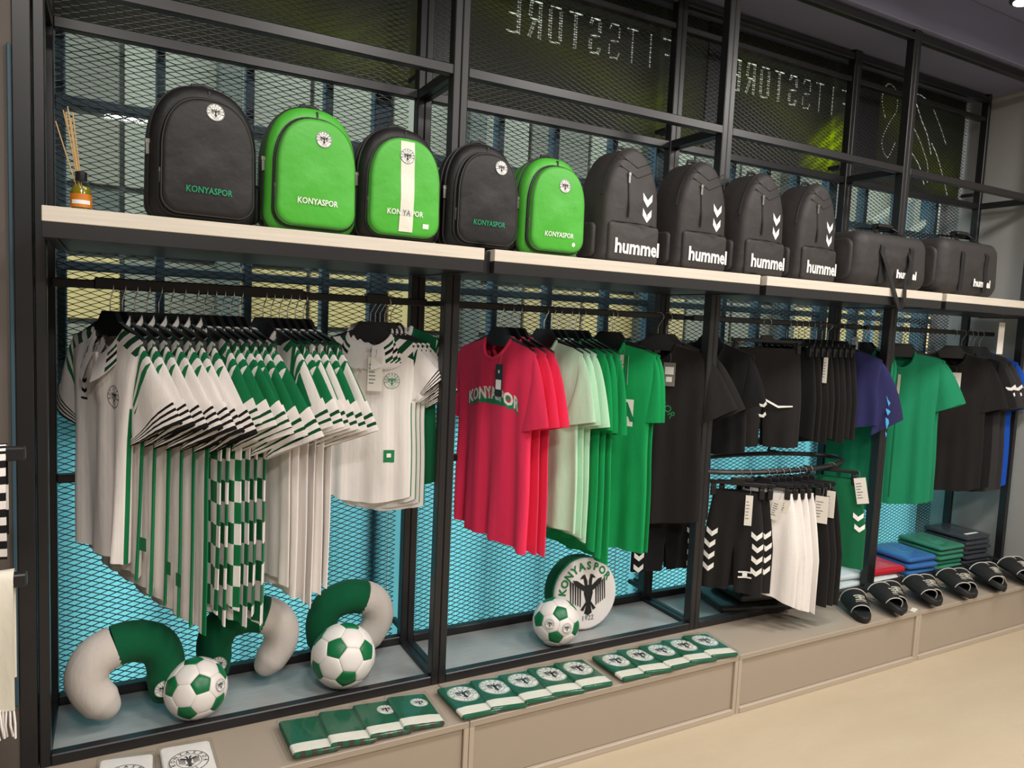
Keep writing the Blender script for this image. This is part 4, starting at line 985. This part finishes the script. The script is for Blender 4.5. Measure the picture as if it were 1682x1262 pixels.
def sport_pack(label, X, body, rz=0.):
    h, w_ = .415, .285
    t = thing('backpack', label, 'backpack', (X, -.09, S1), rz, 'charcoal sports backpacks on the shelf')
    o = arch(w_, h, 2.0, .50, .03, .12); b = Puff(o, .09, -.075, .03, .012, .003, 7); b.mb().obj('body', body, t); sf = b.front
    MB().tube(b.rim(-.040, 1.003)[7:-7], .0035, 6).obj('hood_zip', 'zip', t)
    lo = rrect(w_*.88, .135, .012)+np.array([0, .008]); p = Puff(lo, -.065, -.085, .010, .006, .002, 8); p.mb().obj('front_pocket', body, t)
    MB().tube([(-w_*.40, -.080, .145), (0, -.088, .147), (w_*.40, -.080, .145)], .0016, 6).obj('pocket_zip', 'zip', t)
    zx = -.045; zz = np.linspace(.165, .315, 8); MB().tube([(zx, float(sf(np.array([zx]), np.array([q]))[0])-.001, q) for q in zz], .004, 6).obj('front_zip', 'zip', t)
    zippull(t, zx, float(sf(np.array([zx]), np.array([.31]))[0])-.003, .312, .03)
    for q in (.03, .09): MB().tube([(x, float(sf(np.array([x]), np.array([.36-q*.6+.4*abs(x)]))[0])-.0005, .36-q*.6+.4*abs(x)) for x in np.linspace(-.09, .09, 9)], .0014, 5).obj('hood_seam', 'zip', t)
    MB().tube([(-.03, .01, h-.01), (-.024, .01, h+.008), (0, .01, h+.012), (.024, .01, h+.008), (.03, .01, h-.01)], .006, 6).obj('grab_handle', 'zip', t)
    q = Puff(rrect(.09, .12, .02), 0, -.02, .01, .004).mb().obj('side_pocket', body, t, loc=(-w_/2+.002, .01, .02)); q.rotation_euler = (0, 0, -PI/2)
    v, f = chev2d(.052, .050, .026); 
    for dz in (.235, .180): decal('chevron', [((v, f), 0, 0)], 'print_white', t, sf, (.055, dz), 1., .002)
    v, f = text2d('hummel', .070, .030, 1.02); decal('wordmark', [((v, f), 0, 0)], 'print_white', t, p.front, (.012, .058), 1., .002)
    return t
for k, (X, bm_) in enumerate([(1.785, 'nylon_char'), (2.125, 'nylon_char2'), (2.448, 'nylon_char2'), (2.770, 'nylon_char2')]):
    sport_pack(['charcoal sports backpack with two white chevrons, next to the small green one', 'dark sports backpack with white chevrons, second of the four',
                'dark sports backpack with white chevrons, third of the four', 'dark sports backpack with white chevrons, beside the duffel bag'][k], X, bm_, rd(8))
def duffel(label, X, L, h, d, y, loop):
    t = thing('duffel_bag', label, 'bag', (X, y, S1), 0, 'duffel bags on the shelf')
    o = rrect(L, h, .05); o = np.array([(x*(1-.06*(z/h)), z-(.012*(1-(2*x/L)**2) if z > h*.6 else 0)) for x, z in o]); b = Puff(o, d/2, -d/2, .055, .010, .005, 11, 5)
    b.mb().obj('body', 'nylon_char2', t); sf = b.front
    MB().tube([(x, .0, h-.004-.010*(1-(2*x/L)**2)) for x in np.linspace(-L*.40, L*.40, 10)], .006, 6).obj('main_zip', 'zip', t)
    for sx in (-1, 1):
        p = Puff(rrect(d*.72, h*.72, .04), 0, -.022, .014, .008, .002, 4).mb().obj('end_pocket', 'nylon_char2', t, loc=(sx*L*.475, 0, .03)); p.rotation_euler = (0, 0, -PI/2 if sx < 0 else PI/2)
        x = sx*L*.20
        path = [(x, float(sf(np.array([x]), np.array([z]))[0])-.003, z) for z in (.02, .08, .14, h*.72)]+[(x*.9, -d*.36, h*.96), (x*.75, -d*.22, h+.012)]
        ribbon(path, (1, 0, 0), .030, .004).obj('web_strap', 'zip', t, False)
    for s_ in (-1, 1):
        pth = [(L*.20*.75*math.cos(a), -d*.22+.03*math.sin(a)*(1 if s_ < 0 else 4), h+.012+.026*math.sin(a)) for a in np.linspace(0, PI, 12)]
        ribbon(pth, (0, 1, 0), .026, .004).obj('carry_handle', 'zip', t, False)
    MB().box(-.05, .05, -.03, .02, 0, .022, .008).obj('handle_wrap', 'zip', t, False, loc=(0, -d*.12, h+.022))
    v, f = text2d('hummel', .05, .04, 1.); decal('wordmark', [((v, f), 0, 0)], 'print_white', t, sf, (.075, .065), 1., .002)
    if loop:
        yf = SY-S1*0-y-.012
        pth = [(-.12, -d*.42, h*.86), (-.10, -d*.5-.014, h*.5), (-.05, -d*.5-.02, .03), (-.035, yf, -.03), (-.005, yf-.004, -.088), (.012, yf-.004, -.090), (.03, yf-.004, -.06), (.05, -d*.5-.02, .03), (.085, -d*.5-.016, h*.5), (.10, -d*.40, h*.92)]
        P = np.array(pth); t_ = np.linspace(0, 9, 40); Q = np.column_stack([np.interp(t_, range(10), P[:, i]) for i in range(3)])
        ribbon(Q, (.9, .2, .3), .032, .003).obj('shoulder_strap', 'zip', t, False)
duffel('dark duffel bag with its strap looping down over the shelf edge', 3.235, .52, .250, .23, -.095, True)
duffel('dark duffel bag at the right end of the shelf', 3.835, .50, .275, .23, -.095, False)
# reed diffuser
t = thing('reed_diffuser', 'small reed diffuser bottle with orange label and rattan sticks at the shelf left end', 'diffuser', (.077, -.10, S1))
MB().lathe([(.022, 0), (.024, .003), (.024, .062), (.020, .074), (.011, .082), (.011, .088)], 24).obj('bottle', 'glass', t)
MB().lathe([(.0215, .002), (.0215, .060), (.019, .070)], 20).obj('liquid', 'liquid', t); MB().lathe([(.013, .084), (.0135, .086), (.0135, .106), (.010, .108), (.006, .108)], 18).obj('cap', 'plastic', t)
lb = MB(); A = np.linspace(PI*1.05, PI*1.95, 12); P = np.array([[(.0248*math.cos(a), .0248*math.sin(a), z) for a in A] for z in (.016, .050)]); lb.grid(P).obj('label', 'label_or', t)
P = np.array([[(.0252*math.cos(a), .0252*math.sin(a), z) for a in A[2:-2]] for z in (.024, .034)]); MB().grid(P).obj('label_band', 'print_white', t)
for k, (dx, dy) in enumerate([(-.055, .0), (-.034, .015), (-.028, -.02), (-.024, .03), (-.018, .0), (-.040, .03)]):
    MB().tube([(.002*k-.005, 0, .05), (dx, dy, .245+.008*(k % 3)-(.02 if k == 0 else 0))], .0014, 6).obj('reed', 'reed', t)

# ================================================================ ON THE RACK FLOOR
FB = .0165
def neck_pillow(label, X, y, rz, white_left, lean=0., sc=1., flip=False, patch=True):
    t = thing('neck_pillow', label, 'pillow', (X, y, FB), rz, 'neck pillows on the rack floor')
    K = np.array([(-.040, .052), (-.080, .098), (-.112, .150), (-.116, .200), (-.085, .248), (-.005, .272), (.075, .250), (.108, .190), (.108, .120), (.088, .052)])
    if flip: K = K*np.array([-1, 1]); K = K[::-1]
    P = np.array(curve(K, 48)); r = .056+.010*np.sin(np.linspace(0, PI, 48))**2; r[:6] *= np.sqrt(np.linspace(.12, 1, 6)); r[-6:] *= np.sqrt(np.linspace(1, .12, 6))
    h = 24; pts = [(p[0]*sc, math.sin(lean)*p[1]*sc, p[1]*math.cos(lean)*sc) for p in P]
    for nm, a, b, wl in (('left_half', 0, h+1, True), ('right_half', h, 48, False)):
        MB().tube(pts[a:b], r[a:b]*sc, 20).obj(nm.split('_')[1] if 0 else ('white_half' if wl == white_left else 'green_half'), 'velour_white' if wl == white_left else 'velour_green', t)
    if patch:
        k = 43 if white_left else 5
        p = np.array(pts[k]); c = crest(t, (0, 0), .027*sc, name='crest'); c.location = p+np.array([-.012 if white_left else .008, -r[k]*sc*1.01, .012]); c.rotation_euler = (0, 0, .12 if white_left else -.1)
    return t
neck_pillow('white and green neck pillow with crest on its green arm, leftmost on the rack floor', .190, .120, rd(8), True, .06, .95)
neck_pillow('green and white neck pillow behind the small football', .548, .205, rd(-4), False, .06, .95, True)
neck_pillow('green and white neck pillow behind the larger football', .912, .245, rd(0), False, .05, .93, True, False)
# footballs: 12 pentagon and 20 hexagon panels each
def ball_panels():
    g = (1+5**.5)/2; iv = [Vector(p).normalized() for p in [(-1, g, 0), (1, g, 0), (-1, -g, 0), (1, -g, 0), (0, -1, g), (0, 1, g), (0, -1, -g), (0, 1, -g), (g, 0, -1), (g, 0, 1), (-g, 0, -1), (-g, 0, 1)]]
    el = min((a-b).length for a in iv for b in iv if a is not b)*1.01
    nb = {i: [j for j in range(12) if j != i and (iv[i]-iv[j]).length < el] for i in range(12)}
    polys = []
    for i in range(12):
        polys.append(('pent', [iv[i].lerp(iv[j], 1/3) for j in nb[i]]))
    for i in range(12):
        for j in nb[i]:
            for k in nb[i]:
                if i < j < k and k in nb[j]: polys.append(('hex', [p for a, b in ((i, j), (j, i), (j, k), (k, j), (k, i), (i, k)) for p in [iv[a].lerp(iv[b], 1/3)]]))
    out = []
    for kd, P in polys:
        c = sum(P, Vector())/len(P); n = c.normalized(); u = (P[0]-c).normalized(); v = n.cross(u)
        P = sorted(P, key=lambda p: math.atan2((p-c).dot(v), (p-c).dot(u))); m = len(P); V = []; F = []
        ring = [P[q].lerp(P[(q+1) % m], s_/4) for q in range(m) for s_ in range(4)]
        for f, rad in ((1., .972), (.97, .99), (.88, 1.0), (.5, 1.003)):
            V += [tuple((c.lerp(p, f)).normalized()*rad) for p in ring]
        V.append(tuple(n*1.004)); L = len(ring)
        F = [(a*L+b, a*L+(b+1) % L, (a+1)*L+(b+1) % L, (a+1)*L+b) for a in range(3) for b in range(L)]+[(3*L+b, 3*L+(b+1) % L, 4*L) for b in range(L)]
        out.append((kd, MB().add(V, F).mesh('panel', 'ball_green' if kd == 'pent' else 'ball_white', True, 60), n))
    return out
BP = ball_panels()
def football(label, X, y, r, rot, crests):
    t = thing('football', label, 'ball', (X, y, FB+r), 0, 'footballs on the rack floor'); c = (Vector((.153, -2.309, 1.304))-Vector((X, y, FB+r))).normalized(); ri = Vector((0, 0, 1)).cross(c).normalized(); up = c.cross(ri)
    d = (c+ri*rot[0]+up*rot[1]).normalized(); n0 = next(n for kd, _, n in BP if kd == 'pent')
    t.rotation_euler = (Matrix.Rotation(rot[2], 3, d)@n0.rotation_difference(d).to_matrix()).to_euler()
    core = MB().bm((lambda b: (bmesh.ops.create_icosphere(b, subdivisions=3, radius=r*.968), b)[1])(bmesh.new())).obj('bladder', 'ball_white', t)
    for kd, me, n in BP: inst('panel', me, t, sc=(r, r, r))
    E_ = t.rotation_euler.to_matrix()
    for want in crests:
        w_ = Vector(want).normalized(); n = max((q for kd, _, q in BP if kd == 'hex'), key=lambda q: (E_@q).dot(w_))
        c = crest(t, (0, 0), r*.20, name='crest'); c.rotation_mode = 'QUATERNION'
        zl = E_.inverted()@Vector((0, 0, 1)); xl = (-n).cross(zl).normalized()*-1; xl = zl.cross(n).normalized(); zz = n.cross(xl)
        c.matrix_basis = Matrix.Translation(n*r*1.007)@Matrix((xl, -n, zz)).transposed().to_4x4()
    return t
football('small green and white football in front of the neck pillows', .376, .085, .094, (.17, .10, .3), [(.75, -.65, .0)])
football('larger green and white football near the rack post', .848, .095, .109, (-.25, .25, .5), [])
football('green and white football leaning by the round crest cushion', 1.712, .085, .095, (.2, .40, .2), [(.2, -.95, -.1), (-.5, -.6, .5)])
# round crest cushion
t = thing('crest_cushion', 'round white cushion with the club crest, behind a football in the second rack', 'cushion', (1.905, .195, FB), rd(-3)); t.rotation_euler = (-.10, 0, rd(-3))
cr_ = .152; a_ = np.linspace(0, 2*PI, 40, endpoint=False); co = np.column_stack([cr_*np.cos(a_), cr_+cr_*np.sin(a_)])
Puff(co, .055, -.035, .022, .010, 0, 2).mb().obj('green_back', 'velour_green', t); pf = Puff(co, -.030, -.058, .014, .012); pf.mb().obj('white_front', 'cloth_white', t)
MB().tube(pf.rim(-.034, 1.005), .003, 6, True).obj('piping', 'print_green', t)
it = [(arc_text('KONYASPOR', .79, .29, PI*.57, 2.35, .035), 0, 0)]; decal('crest_lettering', it, 'print_green', t, pf.front, (0, cr_), cr_, .002)
decal('crest_lettering', [(arc_text('KONYASPOR', .80, .22, -PI*.06, 1.5, .03, inward=False), 0, 0)], 'print_green', t, pf.front, (0, cr_), cr_, .0022) if 0 else None
v, f = eagle2d(); decal('eagle_emblem', [((v*1.12+np.array([0, .06]), f), 0, 0)], 'print_black', t, pf.front, (0, cr_), cr_, .002)
v, f = text2d('1922', .2, .01); decal('year', [((v, f), 0, 0)], 'print_grey', t, pf.front, (0, cr_*.36), cr_, .002)

# bagged folded clothing on the floor of the two right bays
def bagged(label, X, y, z, w_, d, h, cl, rz=0., seed=0, cat='clothing pack', group=None, fold=True, wrapped=True, name='bagged_garment', tilt=(0, 0)):
    t = thing(name, label, cat, (X, y, z), rz, group); t.rotation_euler = (tilt[0], tilt[1], rz)
    o = rrect(w_, d, .02)-np.array([0, d/2]); p = Puff(o, 0, h*.82, min(.012, h*.4), h*.12, .0018, seed); p.mb(True).obj('folded_cloth', 'cloth_'+cl, t)
    if fold:
        q = Puff(rrect(w_*.46, d*.5, .012)-np.array([w_*.02, d*.45]), h*.80, h*.93, .004, .002, .001, seed+1); q.mb(True).obj('folded_sleeve', 'cloth_'+cl, t)
    if wrapped:
        o2 = rrect(w_+.022, d+.03, .014)-np.array([0, d/2+.015]); q = Puff(o2, .0005, h, min(.014, h*.45), h*.06, .003, seed+2); q.mb(True).obj('wrapper', 'wrap', t)
    return t
GF = 'bagged clothing on the rack floor'
bagged('black bagged garment lying under the white shorts, lower one', 2.80, .13, FB, .38, .26, .045, 'black2', rd(-14), 1, group=GF)
bagged('black bagged garment lying under the white shorts, upper one', 2.86, .12, FB+.048, .34, .24, .045, 'black2', rd(-8), 2, group=GF, tilt=(0, .03))
bagged('white bagged garment nearest the low ring shorts', 3.25, .16, FB, .26, .26, .035, 'whitebag', rd(4), 3, group=GF)
bagged('white bagged garment left of the rack post, top of two', 3.48, .18, FB+.038, .28, .24, .035, 'whitebag', rd(-6), 4, group=GF)
bagged('white bagged garment left of the rack post, underneath', 3.46, .17, FB, .26, .26, .035, 'whitebag', rd(3), 5, group=GF)
bagged('white bagged garment just right of the rack post under the red one', 3.74, .17, FB, .26, .26, .028, 'whitebag', rd(0), 6, group=GF)
bagged('red bagged garment right of the rack post', 3.80, .18, FB+.031, .27, .26, .040, 'redbag', rd(-4), 7, group=GF)
def stack(X, y, n, w_, cl, nm, rz, h=.030, seed=0, top=None):
    for k in range(n):
        lab = '%s folded garment, %s of the stack%s' % (nm, 'bottom one' if k == 0 else 'top one' if k == n-1 else ['', 'second from the bottom', 'third from the bottom', 'fourth from the bottom', 'fifth from the bottom'][k], top or '')
        t = bagged(lab, X+R.uniform(-.006, .006), y+R.uniform(-.008, .008), FB+k*(h+.0025), w_, .27, h, cl, rz+R.uniform(-.03, .03), seed+k, group=GF+', '+nm, wrapped=(k >= n-2))
    return t
stack(4.075, .17, 3, .24, 'bluebag', 'blue', rd(-4), .034, 20, ' right of the red pack')
stack(4.335, .17, 5, .23, 'greenbag', 'green', rd(-3), .026, 30, ' between blue and grey')
t = stack(4.60, .17, 6, .24, 'graybag', 'dark grey', rd(-3), .026, 40, ' by the grey wall')
MB().box(-.07, .05, -.10, -.085, .026, .0275).obj('size_strip', 'print_white', t, False)

# ================================================================ ON THE PLINTH
def scarf_pack(label, X, y, w_, d, rz, mat, cr, group, tilt=.10, z=.001, disc='cloth_white', ink='print_green', coff=(0, .02), seed=0):
    t = thing('scarf_pack', label, 'scarf', (X, y, z+abs(math.sin(tilt))*w_/2*.9), rz, group); t.rotation_euler = (0, tilt, rz)
    o = rrect(w_, d, .010)-np.array([0, d/2]); p = Puff(o, 0, .015, .006, .003, .0006, seed); p.mb(True).obj('folded_scarf', mat, t)
    sf = lambda x, zz: p.front(x, zz)
    if cr:
        mb = MB(); 
        for (v, f), mi, lay in crest2d():
            q = np.asarray(v)*cr*np.array([1, 1.])+np.array(coff); mb.add(np.column_stack([q[:, 0], q[:, 1], p.front(q[:, 0], q[:, 1])+.0008+.0004*lay]), f, mi)
        inst('crest', mb.mesh('crest', [disc, 'print_black', ink], False), t)
    o2 = rrect(w_+.016, d+.014, .008)-np.array([0, d/2+.007]); q = Puff(o2, -.001, .021, .008, .0015, .0012, seed+3); q.mb(True).obj('wrapper', 'wrap', t)
    return t
for k in range(4):
    scarf_pack(['green scarf pack with checked white end, leftmost of four on the first plinth', 'green scarf pack with checked white end, second of four on the first plinth', 'green scarf pack with small crest, third of four on the first plinth', 'green scarf pack with small crest, rightmost of four on the first plinth'][k],
               [.672, .790, .905, 1.018][k], -.160, .138, .200, rd([2, -2, 1, -2][k]), 'scarf_check', .030 if k > 1 else .0, 'green scarf packs on the first plinth', .09, seed=k, coff=(.025, .035))
for k in range(5):
    scarf_pack('green scarf pack with big white crest, %s of five by the rack post' % ['leftmost', 'second', 'middle', 'fourth', 'rightmost'][k], 1.205+.118*k, -.165, .136, .205, rd([3, -3, 2, -2, 1][k]), 'scarf', .056, 'green scarf packs on the second plinth, left row', .07, seed=10+k, coff=(0, .03))
for k in range(5):
    scarf_pack('green scarf pack with big white crest, %s of five toward the third rack' % ['leftmost', 'second', 'middle', 'fourth', 'rightmost'][k], 1.850+.113*k, -.170+.0*k, .136, .200, rd([2, -3, 4, -3, -4][k]), 'scarf', .054, 'green scarf packs on the second plinth, right row', .07, seed=20+k, coff=(0, .03))
for k in range(2):
    scarf_pack(['white scarf pack with round crest, nearest the left end', 'white scarf pack with round crest, right one of the two white'][k], [.175, .335][k], -.165, .135, .20, rd([-3, 2][k]), 'cloth_white', .054, 'white scarf packs on the first plinth', .07, seed=30+k, ink='print_black', coff=(0, .0))
# slides
def sole_out(k=1.):
    P = []
    for q in range(28):
        a = 2*PI*q/28; y = .135*math.sin(a); x = .048*math.cos(a)*(1+.10*(-y/.135))*(1.0 if abs(y) < .09 else 1.02); P.append((x*k, y*k))
    return np.array(P)
_sl = {}
def slide_meshes(gold):
    if gold in _sl: return _sl[gold]
    sole = Puff(sole_out(), 0, .030, .008, -.006); so = sole.mb(True).mesh('sole', 'rubber')
    A = np.linspace(-.12, PI+.12, 22); rows = []
    for y0, k in ((-.080, .80), (-.06, .92), (-.02, 1.04), (.02, 1.14), (.036, 1.16)):
        rows.append([(.0525*k*math.cos(a), y0+.012*math.cos(a)**2, .018+.056*k*max(math.sin(a), -.2)) for a in A])
    P = np.array(rows); C = np.array([0, 0, .018]); P2 = P.copy(); P2[:, :, 0] *= .88; P2[:, :, 2] = .018+(P2[:, :, 2]-.018)*.90
    st_ = MB().grid(P).grid(P2, 0, None, True); n = len(A)
    for i in (0, 4): st_.add(np.concatenate([P[i], P2[i]]), [(j, j+1, n+j+1, n+j) for j in range(n-1)])
    stm = st_.mesh('strap', 'rubber', True, 60)
    pp = MB().tube(P[0]*1.01, .0022, 5).mesh('piping', 'piping_white'); pq = MB().tube(P[4]*1.01, .0022, 5).mesh('piping', 'piping_white')
    mb = MB()
    def onstrap(v, f):
        v = np.asarray(v); a = PI/2-v[:, 0]/.056; kk = 1.0+(v[:, 1]-.012)*2.6; mb.add(np.column_stack([.0555*kk*np.cos(a), v[:, 1]-.03, .018+.0578*kk*np.sin(a)+.003]), f)
    for s_ in (rect2d(-.026, .026, .010, .018, 6), rect2d(-.022, .022, -.004, .004, 6), rect2d(-.026, .026, -.020, -.012, 6), rect2d(-.006, .006, -.014, .014, 2), rect2d(-.030, .030, -.030, -.026, 6)): onstrap(*s_)
    em = mb.mesh('strap_emblem', 'print_silver', False); _sl[gold] = (so, stm, pp, em, pq); return _sl[gold]
def slide(label, X, y, rz, roll=0.):
    t = thing('slide_sandal', label, 'sandal', (X, y, .001+abs(math.sin(roll))*.045), rz, 'black slides on the right plinth'); t.rotation_euler = (.15, roll, rz); t.location.z += .021
    for nm, me in zip(('sole', 'strap', 'piping', 'strap_emblem', 'piping'), slide_meshes(0)): inst(nm, me, t)
SLP = [(3.245, -0.155, -36, 0), (3.41, -0.175, -16, 0.42), (3.525, -0.15, -36, 0), (3.69, -0.16999999999999998, -16, 0.42), (3.8, -0.155, -36, 0), (3.965, -0.175, -16, 0.42), (4.085, -0.165, -36, 0), (4.25, -0.185, -16, 0.42), (4.355, -0.165, -36, 0), (4.52, -0.185, -16, 0.42), (4.63, -0.165, -36, 0)]
for k, (X, y, rz, ro) in enumerate(SLP):
    pr = ['nearest', 'second', 'third', 'fourth', 'fifth', 'farthest'][k//2]
    slide('black slide with silver emblem, %s one of the %s pair on the right plinth' % ('flat' if k % 2 == 0 else 'tipped', pr) if k < 10 else 'lone black slide at the far right edge of the plinth', X, y, rd(rz), ro)
t = thing('loose_tag', 'small white swing tag lying by the second pair of slides', 'tag', (3.555, -.245, .001), rd(20))
MB().box(-.03, .03, -.012, .012, 0, .0012).obj('card', 'card', t, False); MB().tube([(-.03, 0, .002), (-.045, .012, .002), (-.05, .03, .002)], .0008, 5).obj('string', 'print_grey', t)

# ================================================================ LEFT EDGE: pegs of the neighbouring rack with scarves and a cap
pg = thing('peg_rack', 'black peg rack cut off by the left edge, with scarves over its two pegs', 'rack', (-.30, -.5, FZ))
MB().box(-.03, .03, -.03, .03, 0, 1.55, .003).obj('upright', 'black_metal', pg, False); MB().box(-.16, .16, -.12, .12, 0, .02, .003).obj('foot', 'black_metal', pg, False)
for z in (.985, .715): MB().box(.03, .288, -.014, .014, z-FZ-.014, z-FZ+.014, .003).obj('peg', 'black_metal', pg, False)
def draped(label, x0, x1, z, drop, mat, seed, fringe=True, name='hanging_scarf'):
    t = thing(name, label, 'scarf', (0, -.5, z)); r = random.Random(seed)
    rows = []; uv = []
    path = [(.022, -drop*.8)]+[(.022, -drop*.4)]+[(.020*math.cos(a), .002+.020*math.sin(a)) for a in np.linspace(0, PI, 7)]+[(-.024-.012*q*math.sin(3*q+seed), -drop*q) for q in np.linspace(.1, 1, 8)]
    for k, (yy, zz) in enumerate(path):
        rows.append([(x, yy+.004*math.sin(60*x+seed+k*.3), zz) for x in np.linspace(x0, x1, 9)]); uv.append([(u, k/len(path)) for u in np.linspace(0, 1, 9)])
    P = np.array(rows); uv = np.array(uv); Q = P.copy(); Q[:, :, 1] += .004; MB().grid(P, 0, uv).grid(Q, 0, uv, True).obj('knit', mat, t)
    if fringe:
        mb = MB()
        for k in range(22):
            x = x0+(x1-x0)*(k+.5)/22; yy, zz = path[-1]; mb.tube([(x, yy, zz+.005), (x+r.uniform(-.004, .004), yy+r.uniform(-.006, .004), zz-.03), (x+r.uniform(-.008, .008), yy+r.uniform(-.01, .006), zz-.06)], .0022, 4)
        o = mb.obj('fringe', 'cloth_white', t); o['kind'] = 'stuff'
    return t
draped('striped knit scarf over the upper peg at the left edge', -.15, -.045, .985, .22, 'knit', 1, False)
draped('white and green club scarf with fringe over the lower peg at the left edge', -.17, -.035, .715, .28, 'scarf_strip', 2)
